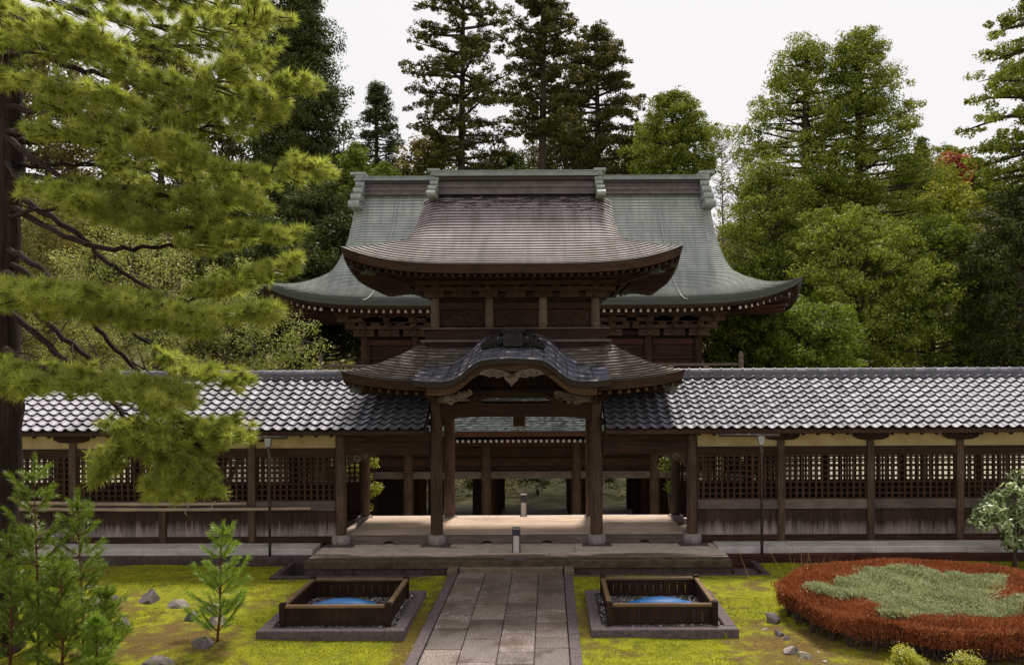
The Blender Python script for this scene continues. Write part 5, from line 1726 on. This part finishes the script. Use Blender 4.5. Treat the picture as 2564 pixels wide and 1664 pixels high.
tree_px(2330, 560, 48, [(1000, 150), (840, 170), (720, 150), (620, 90), (570, 30)], 'cedar_green', 22, 'green cedar at the outer side of the sunlit pair', limbs=100, clumps=3, per=20, crad=1.00, leaf=0.155, gap=0.02, puff=True, inner=0.62)
tree_px(1840, 740, 42, [(1000, 100), (880, 110), (790, 80), (745, 20)], 'cedar_lit', 23, 'small cedar beside the hall balcony post', limbs=60, clumps=3, per=20, crad=0.85, leaf=0.140, gap=0.0, puff=True, inner=0.62)
tree_px(2010, 780, 40, [(1000, 160), (900, 160), (820, 110), (785, 30)], 'cedar_green', 24, 'low rounded cedar just above the corridor ridge', limbs=70, clumps=3, per=22, crad=0.90, leaf=0.140, gap=0.0, puff=True, inner=0.62)
tree_px(2640, -120, 46, [(560, 110), (480, 190), (400, 235), (300, 245), (200, 215), (100, 165), (0, 110), (-100, 20)], 'cedar_lit', 25,
        'tall cedar with open hanging limbs cut off by the picture edge', limbs=96, clumps=7, per=12, crad=0.6, leaf=0.17, up=-0.08, trunk_r=0.5, gap=0.08, tiers=12, inner=0.3, flat=0.55, lw=1.6, puff=True)
tree_px(2560, 480, 44, [(1000, 120), (820, 140), (680, 130), (560, 90), (490, 30)], 'cedar_dark', 26, 'dark tree under the tall cedar at the picture edge', limbs=90, clumps=3, per=18, crad=1.00, leaf=0.160, gap=0.02, puff=True, inner=0.62)
tree_px(2470, 560, 52, [(980, 90), (820, 110), (700, 100), (600, 60)], 'mixbush', 27, 'loose olive tree between the sunlit cedars and the dark tree', limbs=70, clumps=7, per=48, crad=0.8, leaf=0.2, gap=0.03)
tree_px(2370, 470, 66, [(700, 90), (570, 95), (515, 80), (478, 40)], 'yellowbush', 28, 'yellow green broad tree below the red maple', name='broadleaf_tree', limbs=70, clumps=8, per=52, crad=0.9, leaf=0.22, gap=0.0, group='broadleaf trees behind the temple')
tree_px(2388, 388, 100, [(462, 40), (438, 46), (412, 36), (394, 14)], 'maple', 29, 'orange red maple on the hillside', name='maple_tree', limbs=50, clumps=7, per=46, crad=0.9, leaf=0.3, gap=0.0, group='broadleaf trees behind the temple', trunk_r=0.3)
for i, (px, yt, hw) in enumerate(((2308, 352, 32), (2378, 375, 34), (2450, 400, 30), (2270, 390, 30))):
    tree_px(px, yt, 118, [(520, hw * 1.3), (440, hw), (400 if yt < 390 else 420, hw * 0.6), (yt + 4, 4)], 'cedar_dark', 30 + i,
            ['distant pointed cedar nearest the sunlit pair', 'distant pointed cedar behind the red maple', 'distant low cedar between maple and tall edge cedar', 'distant small cedar half hidden by the sunlit pair'][i], limbs=50, clumps=6, per=44, crad=1.0, leaf=0.34, gap=0.0)
# bare greyish trees on the hill right of the hall
def bare_tree(px, ytop, Y, spread, seed, label, mat='barewood'):
    b = Vector(place(px, Y)); H = zpx(ytop, Y) - b.z
    g = thing('bare_tree', label, 'tree', b, 'leafless trees on the hill')
    rg = random.Random(seed)
    mb = MB(); mb.tube([b, b + Vector((0.1, 0, H * 0.5)), b + Vector((0.0, 0.2, H))], [0.25, 0.15, 0.03], 6); mb.build('trunk', M[mat], g)
    tw = MB()
    for i in range(160):
        q = rg.uniform(0.25, 0.98); az = rg.uniform(0, 6.28)
        s_ = b + Vector((0, 0, H * q)); L = spread * Y / 2000 * rg.uniform(0.4, 1.1) * (1.15 - q * 0.5)
        e = s_ + Vector((math.cos(az) * L, math.sin(az) * L, L * rg.uniform(0.2, 0.9)))
        m_ = s_.lerp(e, 0.5) + Vector((0, 0, -0.1 * L))
        tw.tube([s_, m_, e], [0.05, 0.035, 0.012], 4, False)
        for j in range(4):
            k_ = s_.lerp(e, rg.uniform(0.4, 1.0))
            tw.tube([k_, k_ + Vector((rg.uniform(-1, 1), rg.uniform(-1, 1), rg.uniform(0, 1))) * L * 0.35], [0.03, 0.01], 3, False)
    tw.build('branches', M[mat], g)
bare_tree(1810, 355, 95, 60, 1, 'leafless grey tree on the hill right of the hall ridge')
bare_tree(1855, 400, 85, 45, 2, 'leafless grey tree next to the sunlit cedars')
bare_tree(862, 300, 84, 40, 3, 'leafless brownish tree left of the pointed dark cedar', 'barewood')
# far wood covering the hill
rg = np.random.default_rng(77)
n = 2600
X = rg.uniform(-140, 150, n); Y = rg.uniform(72, 165, n)
Zb = hill_z(X, Y)
C = np.stack([X, Y, Zb + 1.0], -1)
C2 = np.concatenate([C + np.array([0, 0, 1.2 * j]) + rg.normal(0, 0.4, (n, 3)) for j in range(3)])
rad = np.concatenate([rg.uniform(1.6, 2.4, n) * (1.0 - 0.22 * j) for j in range(3)])
P, N = clump_points(C2, rad, 26, rg, 1.0, 0.6)
V, F = leaf_tris(P, N, 0.75, 0.6, rg)
tag(np_obj('hill_forest', V, F, M['mixbush']), 'mixed olive woodland covering the far hillside', 'woodland', kind='stuff')
n = 500
X = rg.uniform(-60, 60, n); Y = rg.uniform(29, 62, n)
ok = ~((np.abs(X) < 15) & (Y < 51)) & ~(Y < 37)
X = X[ok]; Y = Y[ok]
C = np.stack([X, Y, hill_z(X, Y) + 0.5], -1)
P, N = clump_points(C, rg.uniform(0.8, 1.8, len(C)), 110, rg, 0.9, 0.5)
V, F = leaf_tris(P, N, 0.2, 0.55, rg)
tag(np_obj('undergrowth', V, F, M['mixbush']), 'olive undergrowth among the trees behind the corridors', 'undergrowth', kind='stuff')

# broadleaf tree with glossy pale leaves behind the left corridor
def broad_tree(name, label, base, H, blobs, mat, seed, leaf, per, cat='tree', group=None, trunk_r=0.16, stem_mat='twig', wide=0.5, stems=True, shell=0.35):
    rg = np.random.default_rng(seed)
    b = Vector(base)
    g = thing(name, label, cat, b, group)
    tb_ = MB()
    mid = b + Vector((0, 0, H * 0.35))
    tb_.tube([b, b + Vector((0.05, 0, H * 0.2)), mid], [trunk_r * 1.2, trunk_r, trunk_r * 0.8], 8)
    tb_.build('trunk', M[stem_mat], g)
    Ps = []; Ns = []
    br = MB()
    for (x, y, z, r) in blobs:
        c = Vector((x, y, z))
        br.tube([mid, mid.lerp(c, 0.5) + Vector((0, 0, r * 0.2)), c], [trunk_r * 0.55, trunk_r * 0.35, 0.015], 5, False)
        m_ = max(4, int(12 * r * r))
        d = rg.normal(0, 1, (m_, 3)); d /= np.linalg.norm(d, axis=1, keepdims=True)
        C = np.array(c) + d * (r * rg.uniform(0.45, 1.0, (m_, 1)))
        for cc_ in C[: max(3, m_ // 3)]:
            br.tube([c, Vector(cc_)], [0.03, 0.008], 4, False)
        P, N = clump_points(C, 0.42 * r ** 0.5 * rg.uniform(0.7, 1.3, m_), per, rg, 0.8, shell)
        Ps.append(P); Ns.append(N)
    if stems: br.build('branches', M[stem_mat], g)
    P = np.concatenate(Ps); N = np.concatenate(Ns) * 0.5 + np.array([0, 0, 0.7])
    V, F = leaf_tris(P, N, leaf, wide, rg, 0.7)
    np_obj('crown', V, F, M[mat], g)
    return g
def blobs_px(L):
    out = []
    for px, py, Y, r in L:
        v = at(px, py, Y); out.append((v.x, v.y, v.z, r * Y / 2000))
    return out
bb = blobs_px([(700, 790, 27, 75), (640, 860, 27, 85), (760, 850, 27, 60), (560, 760, 28, 90), (450, 700, 28, 110), (330, 680, 28, 110), (230, 640, 28, 90), (420, 580, 28.5, 75), (500, 830, 27.5, 100), (330, 820, 28, 110), (180, 780, 28, 110), (600, 690, 28, 70), (560, 940, 27, 110), (380, 950, 27, 110), (200, 940, 27, 110), (730, 930, 27, 90), (300, 560, 28.5, 60)])
broad_tree('broadleaf_tree', 'broadleaf tree with small glossy pale leaves behind the left corridor', (-11.5, 28, -3.8), 7.0, bb, 'broad', 5, 0.085, 130, group='broadleaf trees behind the temple', trunk_r=0.2)
bb = blobs_px([(100, 700, 33, 110), (60, 850, 33, 120), (180, 860, 33, 100), (150, 560, 34, 100)])
broad_tree('broadleaf_tree', 'rust tinged broadleaf tree far behind the pine trunk', (-18.0, 33, -3.8), 8.0, bb, 'mixbush', 6, 0.13, 120, group='broadleaf trees behind the temple', trunk_r=0.2)
# shrubs glimpsed through the gate and lattices
def bush(name, label, c, r, mat, seed, leaf, per, n=9, **kw):
    rg = random.Random(seed)
    bl = [(c[0] + rg.uniform(-0.6, 0.6) * r[0], c[1] + rg.uniform(-0.6, 0.6) * r[1], c[2] + rg.uniform(0.15, 0.95) * r[2], 0.45 * min(r)) for _ in range(n)]
    return broad_tree(name, label, c, r[2] * 0.6, bl, mat, seed, leaf, per, 'shrub', trunk_r=0.05, **kw)
bush('shrub', 'sunlit yellow green shrub seen through the left bay of the gate', (-5.35, 26.2, -2.6), (0.75, 0.8, 4.9), 'yellowbush', 3, 0.08, 110, 16, group='shrubs beyond the gate')
bush('shrub', 'green shrub beyond the lattice of the right corridor', (8.0, 29.0, -3.7), (1.6, 1.2, 4.2), 'yellowbush', 4, 0.11, 90, 14, group='shrubs beyond the gate')
bush('shrub', 'small green shrub glimpsed at the right bay of the gate', (4.75, 25.6, -1.6), (0.5, 0.5, 4.2), 'cedar_green', 5, 0.08, 90, 10, group='shrubs beyond the gate')
bush('shrub', 'green shrub beyond the lattice of the left corridor', (-9.0, 27.0, -3.7), (1.6, 1.0, 4.0), 'yellowbush', 6, 0.11, 90, 14, group='shrubs beyond the gate')

bl = [(-7 + 0.62 * i + random.uniform(-0.2, 0.2), 53 + random.uniform(-0.4, 0.4), -3.0 + random.uniform(0.2, 2.6), 0.75) for i in range(24)] * 2
bl = [(a + random.uniform(-0.3, 0.3), b, c + random.uniform(-0.5, 0.9), d) for a, b, c, d in bl]
broad_tree('hedge', 'dark clipped hedge glimpsed through the open hall doorway', (0, 53, -3.7), 1.2, bl, 'cedar_dark', 91, 0.14, 60, 'hedge', trunk_r=0.08, stems=False)
# ------------------------------------------------------------------ the pine
def needle_bursts(C, D, per, L, W, rg, spread=1.25):
    """bursts of needles at C pointing along D"""
    n = len(C)
    D = D / (np.linalg.norm(D, axis=1, keepdims=True) + 1e-9)
    dirs = rg.normal(0, 1, (n, per, 3)); dirs /= np.linalg.norm(dirs, axis=2, keepdims=True)
    dirs = dirs * spread + D[:, None] * 1.0 + np.array([0, 0, 0.18])
    dirs /= np.linalg.norm(dirs, axis=2, keepdims=True)
    st = C[:, None] - D[:, None] * rg.uniform(0, 0.09, (n, per, 1))
    ln = L * rg.uniform(0.65, 1.15, (n, per, 1))
    tip = st + dirs * ln + np.array([0, 0, -0.012])
    sd_ = np.cross(dirs, rg.normal(0, 1, (n, per, 3))); sd_ /= np.linalg.norm(sd_, axis=2, keepdims=True) + 1e-9
    V = np.stack([st - sd_ * W, st + sd_ * W, tip], 2).reshape(-1, 3)
    return V, np.arange(len(V)).reshape(-1, 3)

def K(v): return v * 1.0773
pine = thing('pine_tree', 'large pine with long drooping boughs of yellow green needle tufts', 'tree', (-8.1, 13.0, 0))
tp = [(-8.22, 13.0, -0.1), (-8.2, 13.0, 0.6), (-8.15, 13.0, 2.0), (-8.08, 13.05, 4.0), (-8.1, 13.0, 6.0), (-7.98, 13.05, 8.0), (-8.0, 13.0, 10.5), (-8.0, 13.0, 13.0)]
tp = catmull([tuple(p) for p in tp], 5)
mb = MB()
trad = [0.34 - 0.17 * (i / (len(tp) - 1)) + 0.02 * math.sin(i * 2.1) + (0.1 if i < 3 else 0) for i in range(len(tp))]
mb.tube(tp, trad, 16)
for i, v in enumerate(mb.v):
    q = Vector(v); c = Vector((-8.1, 13.0, q.z)); d = q - c
    k_ = 1 + 0.16 * mnoise.noise(Vector((math.atan2(d.y, d.x) * 3.2, q.z * 1.3, 2.0))) + 0.10 * mnoise.noise(Vector((math.atan2(d.y, d.x) * 7, q.z * 4.3, 5.0)))
    mb.v[i] = tuple(c + d * k_)
mb.build('trunk', M['bark'], pine)
LIMBS = [
 ([(20, 800, 13.0), (100, 850, 11.6), (220, 880, 11.0), (340, 890, 10.8), (400, 915, 10.7)], 0.15, 0.8),
 ([(20, 700, 13.0), (150, 830, 12.4), (260, 930, 12.0), (340, 1010, 11.8), (440, 1030, 11.6), (560, 1010, 11.5)], 0.45, 0.9),
 ([(300, 900, 12.2), (330, 960, 12.0), (270, 1040, 11.8), (240, 1080, 11.7)], 0.4, 0.7),
 ([(20, 640, 13.0), (80, 700, 12.0), (200, 720, 11.4), (330, 740, 11.2), (480, 760, 11.0)], 0.2, 0.8),
 ([(10, -60, 13.0), (150, -40, 13.4), (330, -20, 13.6), (520, 30, 13.6), (600, 60, 13.5)], 0.2, 1.1),
 ([(20, 150, 13.0), (250, 230, 12.8), (430, 260, 12.8), (560, 240, 12.9)], 0.25, 1.1),
 ([(20, 100, 13.0), (150, 120, 13.2), (350, 100, 13.4), (540, 110, 13.4), (610, 130, 13.3)], 0.2, 1.1),
 ([(20, 380, 13.0), (200, 380, 13.0), (420, 400, 13.0), (580, 430, 12.8)], 0.3, 1.0),
 # list of (x, y) in the 2380-wide view and depth; start of foliage fraction; spread
 ([(10, -40, 13.0), (130, 5, 12.6), (300, 45, 12.2), (500, 60, 11.8), (640, 38, 11.5)], 0.30, 1.0),
 ([(10, -20, 13.0), (200, -10, 13.2), (420, -10, 13.2), (600, 10, 13.2)], 0.30, 1.0),
 ([(20, 120, 13.0), (80, 110, 12.0), (170, 90, 11.2), (240, 95, 10.8)], 0.25, 0.9),
 ([(20, 60, 13.0), (200, 120, 12.2), (350, 180, 11.6), (470, 190, 11.2), (560, 165, 11.0)], 0.25, 1.0),
 ([(20, 90, 13.0), (200, 160, 12.8), (400, 210, 12.5), (600, 225, 12.2), (725, 192, 12.0)], 0.35, 0.9),
 ([(20, 240, 13.0), (180, 270, 12.4), (350, 300, 12.0), (560, 285, 11.7), (655, 235, 11.6)], 0.25, 1.0),
 ([(20, 200, 13.0), (60, 190, 12.0), (150, 200, 11.0), (260, 215, 10.5)], 0.2, 0.9),
 ([(20, 320, 13.0), (300, 335, 12.3), (500, 375, 11.9), (640, 400, 11.6), (765, 388, 11.4)], 0.30, 0.9),
 ([(20, 300, 13.0), (150, 310, 12.0), (300, 330, 11.3), (430, 330, 11.0)], 0.25, 1.0),
 ([(20, 400, 13.0), (200, 420, 12.3), (400, 450, 11.8), (520, 455, 11.6), (610, 470, 11.5)], 0.30, 0.9),
 ([(20, 500, 13.0), (130, 480, 12.2), (250, 500, 11.6), (330, 520, 11.4)], 0.45, 0.7),
 ([(20, 460, 13.0), (200, 560, 12.4), (400, 570, 12.0), (560, 545, 11.7), (680, 545, 11.5)], 0.50, 0.8),
 ([(20, 430, 13.0), (180, 540, 12.6), (280, 625, 12.2), (430, 695, 11.9), (560, 650, 11.7), (715, 605, 11.5)], 0.66, 0.8),
 ([(20, 640, 13.0), (100, 670, 11.4), (250, 680, 10.7), (420, 715, 10.4), (560, 730, 10.2), (640, 722, 10.1)], 0.12, 0.7),
 ([(20, 620, 13.0), (60, 660, 11.4), (40, 690, 10.4), (120, 690, 10.0)], 0.3, 0.8),
 ([(20, 560, 13.0), (120, 640, 12.4), (230, 760, 12.0), (330, 870, 11.7), (400, 950, 11.5), (450, 1060, 11.4), (480, 1120, 11.3)], 0.62, 0.8),
 ([(20, 600, 13.0), (200, 700, 12.5), (330, 780, 12.2), (430, 850, 12.0), (550, 880, 11.8)], 0.60, 0.8),
 ([(20, 640, 13.0), (150, 780, 12.6), (300, 900, 12.2), (420, 980, 12.0), (540, 985, 11.8)], 0.60, 0.8),
 ([(20, 840, 13.0), (120, 880, 11.0), (260, 905, 10.5), (365, 925, 10.4)], 0.12, 0.7),
 ([(20, 820, 13.0), (40, 870, 11.0), (0, 890, 10.2), (80, 890, 10.0)], 0.3, 0.6),
 ([(300, 900, 12.2), (380, 1000, 11.8), (400, 1080, 11.6), (380, 1130, 11.5)], 0.4, 0.7),
 ([(20, 20, 13.0), (-60, 20, 12.0), (60, 40, 11.0), (160, 60, 10.6)], 0.3, 1.0),
 ([(20, 360, 13.0), (60, 420, 12.0), (150, 440, 11.3), (210, 470, 11.0)], 0.35, 0.7),
 ([(20, 300, 13.0), (100, 380, 12.4), (250, 470, 12.0), (420, 520, 11.8), (500, 520, 11.7)], 0.5, 0.8),
]
rgp = np.random.default_rng(31)
BC = []; BD = []
for li, (pts, f0, sp) in enumerate(LIMBS):
    W = [tuple(at(K(a if a < 300 else 300 + (a - 300) * 0.93), K(b), c)) for a, b, c in pts]
    W[0] = (-8.08, 13.0, W[0][2]) if pts[0][0] < 100 else W[0]
    cv = [Vector(p) for p in catmull(W, 9)]
    n = len(cv)
    r0_ = 0.06 if n > 30 else 0.045
    mb = MB()
    jit = [Vector((0, random.uniform(-0.03, 0.03), random.uniform(-0.035, 0.035))) for _ in cv]
    cv = [c + (j if 0 < i < n - 1 else Vector()) for i, (c, j) in enumerate(zip(cv, jit))]
    mb.tube(cv, [max(0.008, r0_ * (1 - 0.92 * (i / (n - 1)) ** 0.8)) for i in range(n)], 7, False)
    # twigs carrying needle tufts
    i0 = int(f0 * (n - 1))
    for i in range(max(2, i0 // 2), n):
        tdir = (cv[min(i + 1, n - 1)] - cv[i - 1]).normalized()
        q = i / (n - 1)
        bare = i < i0
        for s in ((-1, 1) if not bare else (rgp.choice([-1, 1]),)):
            if bare and rgp.uniform() < 0.5: continue
            L = sp * 0.88 * (1.05 - 0.55 * q) * rgp.uniform(0.4, 1.15)
            ang = rgp.uniform(0.5, 1.2) * s
            # twigs fan out level, on both sides of the limb
            side = Vector((-tdir.y, tdir.x, 0))
            if side.length < 0.1: side = Vector((0, 1, 0))
            side.normalize()
            d = (tdir * math.cos(ang) + side * math.sin(ang) + Vector((0, 0, rgp.uniform(-0.12, 0.22)))).normalized()
            e = cv[i] + d * L + Vector((0, 0, -0.06 * L))
            mb.tube([cv[i], cv[i].lerp(e, 0.5) + Vector((0, 0, 0.03 * L)), e], [0.016, 0.011, 0.005], 4, False)
            if bare or rgp.uniform() < 0.16:
                continue
            m_ = max(3, int(L / 0.15))
            for j in range(m_):
                f = 0.35 + 0.65 * (j + 1) / m_
                c = cv[i].lerp(e, f) + Vector((rgp.normal(0, 0.05), rgp.normal(0, 0.05), rgp.normal(0, 0.045) + 0.02))
                dd = (d + Vector((rgp.normal(0, 0.5), rgp.normal(0, 0.5), 0.35 + rgp.normal(0, 0.3)))).normalized()
                BC.append(tuple(c)); BD.append(tuple(dd))
    for _ in range(5):
        BC.append(tuple(cv[-1] + Vector((rgp.normal(0, 0.05), rgp.normal(0, 0.05), rgp.normal(0, 0.04))))); BD.append(tuple((cv[-1] - cv[-3]).normalized()))
    mb.build('limb', M['bark'], pine)
BC = np.array(BC); BD = np.array(BD)
V, F = needle_bursts(BC, BD, 105, 0.16, 0.0048, rgp, 1.25)
np_obj('crown', V, F, M['pine'], pine)
print('pine bursts', len(BC))

# ------------------------------------------------------------------ cedar saplings
def sapling(base, H, label, seed, mat, whorls=11, spread=0.36, per=44, nl=0.085, lean=(0.0, 0.0)):
    rg = np.random.default_rng(seed)
    b = Vector(base)
    g = thing('cedar_sapling', label, 'sapling', b, 'young cedars in the moss')
    stem = [b + Vector((lean[0] * q * H + 0.02 * math.sin(q * 6), lean[1] * q * H, H * q)) for q in (0, 0.25, 0.5, 0.75, 1.0)]
    mb = MB(); mb.tube(stem, [0.022, 0.018, 0.014, 0.009, 0.004], 7); mb.build('stem', M['redstem'], g)
    def stem_at(q):
        i = min(3, int(q * 4)); return stem[i].lerp(stem[i + 1], q * 4 - i)
    C = []; D = []
    br = MB()
    for wv in range(whorls):
        q = 0.10 + 0.86 * wv / whorls + rg.uniform(-0.02, 0.02)
        for j in range(4):
            az = j * 1.57 + wv * 0.9 + rg.uniform(-0.4, 0.4)
            L = H * spread * (1.05 - q) ** 0.75 * rg.uniform(0.6, 1.1)
            d = Vector((math.cos(az), math.sin(az), rg.uniform(0.3, 1.35)))
            s_ = stem_at(q); e = s_ + d * L * 0.8
            br.tube([s_, s_.lerp(e, 0.5) - Vector((0, 0, 0.04 * L)), e], [0.008, 0.006, 0.003], 4, False)
            m_ = max(4, int(L / 0.06))
            for k_ in range(m_):
                f = 0.25 + 0.75 * (k_ + 1) / m_
                C.append(tuple(s_.lerp(e, f) - Vector((0, 0, 0.08 * L * math.sin(f * math.pi))))); D.append(tuple(d.normalized() * 1.6))
                if k_ % 2 == 0:
                    sdv = Vector((-d.y, d.x, 0.3)) * rg.choice([-1, 1]) * 0.09
                    C.append(tuple(Vector(C[-1]) + sdv)); D.append(tuple((d * 1.2 + sdv * 8)))
    for k_ in range(10):
        C.append(tuple(stem_at(0.86 + 0.14 * k_ / 10))); D.append((0, 0, 1.6))
    br.build('branches', M['redstem'], g)
    V, F = needle_bursts(np.array(C), np.array(D), int(per * 1.3), nl * 1.05, 0.0026, rg, 0.85)
    np_obj('needles', V, F, M[mat], g)
p = on(548, 1610, 0.0)
sapling((p.x - 0.05, p.y, 0.02), 2.05, 'lone bright green cedar sapling with reddish stem near the fence', 1, 'sapling_b', 9, 0.40, 36, 0.10, lean=(0.06, 0))
S = [(92, 1668, 3.35, 'tallest dark cedar sapling next to the pine trunk', 'sapling'), (205, 1650, 2.75, 'second tallest cedar sapling with thin pale top shoot', 'sapling'),
     (150, 1690, 1.9, 'mid height bushy sapling at the front of the thicket', 'sapling'), (20, 1690, 2.3, 'dark sapling at the picture edge below the pine trunk', 'sapling'),
     (262, 1660, 1.25, 'low spreading sapling at the outer side of the thicket', 'sapling'), (120, 1620, 1.6, 'bright tipped sapling inside the thicket', 'sapling_b'),
     (235, 1700, 1.0, 'small bushy seedling at the bottom of the thicket', 'sapling_b')]
for i, (px, py, H, lb, mt) in enumerate(S):
    p = on(px, py, 0.0)
    sapling((p.x, p.y, 0.02), H, lb, 10 + i, mt, 10, 0.33 if H > 2 else 0.42, 34, 0.10, (random.uniform(-0.03, 0.04), 0))

# ------------------------------------------------------------------ red shrub bed with its silver patch
BX, BY, RX, RYY = 7.92, 14.4, 2.78, 2.28
def bed_h(X, Y):
    d = np.sqrt(((X - BX) / RX) ** 2 + ((Y - BY) / RYY) ** 2)
    return 0.60 * np.clip(1 - np.clip(d - 0.86, 0, 1) ** 2 * 14, 0.0, 1) + 0.04 * sines(X, Y, 10, 1.5, 18, 21)
Z4 = [(470, 450), (700, 410), (880, 380), (900, 300), (1050, 290), (1400, 330), (1900, 320), (2140, 370), (2140, 480), (2060, 540), (2330, 620), (2330, 710), (2000, 690), (1740, 670), (1650, 715), (1480, 685), (1250, 690), (1050, 620), (880, 550), (500, 480)]
poly = [on(1900 + a / 3.584, 1350 + b / 3.584, 0.62) for a, b in Z4]
def in_poly(X, Y):
    r_ = np.zeros(len(X), bool); n = len(poly); j = n - 1
    for i in range(n):
        xi, yi, xj, yj = poly[i].x, poly[i].y, poly[j].x, poly[j].y
        c = ((yi > Y) != (yj > Y)) & (X < (xj - xi) * (Y - yi) / (yj - yi + 1e-9) + xi)
        r_ ^= c; j = i
    return r_
rgb_ = np.random.default_rng(5)
n = 260000
a = rgb_.uniform(0, 2 * np.pi, n); rr = np.sqrt(rgb_.uniform(0, 1, n)) * 1.02
X = BX + RX * rr * np.cos(a) * (1 + 0.03 * np.sin(a * 5)); Y = BY + RYY * rr * np.sin(a) * (1 + 0.03 * np.sin(a * 4 + 1))
Hh = bed_h(X, Y)
wob = 0.22 * sines(X, Y, 8, 4, 20, 8)
inp = in_poly(X + wob + rgb_.normal(0, 0.07, n), Y + wob * 0.7 + rgb_.normal(0, 0.07, n))
bed = thing('red_shrub_bed', 'oval bed of clipped low shrubs with rust red leaves', 'shrub bed', (BX, BY, 0))
def leafy(X, Y, Z, mat, name, parent, L, W, tilt, seed):
    P = np.stack([X, Y, Z], -1)
    V, F = blades(P, tilt, L, W, seed)
    return np_obj(name, V, F, mat, parent)
m_ = ~inp
depth = rgb_.uniform(0, 1, n) ** 2.2 * 0.22
o = leafy(X[m_], Y[m_], (Hh - depth)[m_] + 0.02, M['red'], 'foliage', bed, 0.055, 0.0075, 0.9, 3)
o['kind'] = 'stuff'
# leaves on the flank of the bed
n2 = 46000
a = rgb_.uniform(0, 2 * np.pi, n2)
zz = 0.58 - 0.33 * rgb_.uniform(0, 1, n2) ** 1.7
rr = 1.0 + 0.03 * np.sin(a * 9) - 0.06 * (0.5 - zz) + rgb_.normal(0, 0.02, n2)
o = leafy(BX + RX * rr * np.cos(a), BY + RYY * rr * np.sin(a), zz, M['red'], 'flank_foliage', bed, 0.055, 0.0075, 1.3, 4)
o['kind'] = 'stuff'
st = MB()
for i in range(620):
    a_ = random.uniform(0, 2 * math.pi); q = random.uniform(0.72, 1.0)
    x, y = BX + RX * q * math.cos(a_), BY + RYY * q * math.sin(a_)
    z0 = float(lawn_z(np.array(x), np.array(y)))
    for j in range(2):
        st.tube([(x, y, z0 - 0.02), (x + random.uniform(-0.08, 0.08), y + random.uniform(-0.08, 0.08), 0.26), (x + random.uniform(-0.16, 0.16), y + random.uniform(-0.16, 0.16), 0.50)], [0.011, 0.008, 0.004], 4, False)
o = st.build('stems', M['twig'], bed); o['kind'] = 'stuff'
core = MB(); core.lathe([(0.86, 0.0), (0.90, 0.25), (0.93, 0.40), (0.80, 0.44), (0.0, 0.46)], (0, 0, 0), 48)
core.v = [(BX + RX * x, BY + RYY * y, z) for x, y, z in core.v]
core.build('inner_twigs', M['twig'], bed)
sil = thing('silver_groundcover', 'silvery green creeping plant spread over the middle of the red shrub bed', 'groundcover', (BX, BY, 0.5))
m_ = inp
bump_ = 0.085 * sines(X, Y, 10, 3, 26, 55)
o = leafy(X[m_], Y[m_], (Hh - depth * 0.4 + 0.03 + bump_)[m_], M['silver'], 'foliage', sil, 0.05, 0.009, 1.3, 6)
o['kind'] = 'stuff'
Xa, Ya = X[m_][:22000], Y[m_][:22000]
o = leafy(Xa + rgb_.normal(0, 0.03, len(Xa)), Ya + rgb_.normal(0, 0.03, len(Xa)), bed_h(Xa, Ya) + 0.05 + 0.085 * sines(Xa, Ya, 10, 3, 26, 55), M['silver'], 'top_sprigs', sil, 0.045, 0.012, 1.5, 16)
o['kind'] = 'stuff'
# dry grass stalks behind the bed
gs = thing('dry_grass_clump', 'thin straw coloured grass stalks at the back of the red shrub bed', 'grass clump', (5.9, 16.7, 0))
n3 = 46
Pg = np.stack([rgb_.normal(6.3, 0.45, n3), rgb_.normal(16.75, 0.12, n3), np.zeros(n3) + 0.02], -1)
V, F = blades(Pg, 0.75, 0.85, 0.006, 8)
o = np_obj('stalks', V, F, M['straw'], gs); o['kind'] = 'stuff'
# lime shrubs at the bottom edge in front of the bed
for i, (px, py, r_, lb) in enumerate(((2262, 1640, 0.15, 'small lime green plant poking up in front of the red shrub bed'), (2425, 1668, 0.18, 'lime green shrub top at the bottom edge below the red bed'), (2290, 1668, 0.10, 'tiny lime green sprig below the taller lime plant'))):
    v = at(px, py, 11.6)
    z0 = 0.0
    bl = [(v.x + random.uniform(-1, 1) * r_, v.y + random.uniform(-0.5, 0.5) * r_, v.z + random.uniform(-0.8, 0.5) * r_, 0.6 * r_) for _ in range(8)]
    broad_tree('lime_shrub', lb, (v.x, v.y, z0), v.z, bl, 'lime', 40 + i, 0.028, 90, 'shrub', 'lime shrubs at the bed edge', trunk_r=0.012, wide=0.6)
# pale leaved shrub at the right edge
bl = []
for (px, py, r_) in ((2505, 1300, 45), (2540, 1250, 45), (2570, 1210, 40), (2480, 1310, 35), (2560, 1300, 60), (2590, 1260, 60), (2600, 1330, 55), (2500, 1270, 30), (2530, 1345, 35), (2465, 1290, 22), (2620, 1220, 50)):
    v = at(px, py, 18.3 + random.uniform(-0.35, 0.35)); bl.append((v.x, v.y, v.z, r_ * 18.3 / 2000))
broad_tree('pale_shrub', 'shrub with whitish green leaves standing against the right corridor', (11.45, 18.3, 0.0), 0.9, bl, 'palebush', 60, 0.125, 75, 'shrub', trunk_r=0.05, wide=0.5)
# stepping tuft plants by the right fence
for i, (px, py, lb) in enumerate(((1705, 1596, 'tiny bright sprout in front of the right stone kerb middle'), (1815, 1598, 'tiny bright sprout at the outer corner of the right stone kerb'))):
    v = on(px, py, 0.0)
    V, F = blades(np.repeat(np.array([[v.x, v.y, 0.0]]), 9, 0) + rgb_.normal(0, 0.02, (9, 3)) * np.array([1, 1, 0]), 0.7, 0.13, 0.014, 70 + i)
    tag(np_obj('sprout', V, F, M['lime']), lb, 'plant', 'sprouts by the kerb')
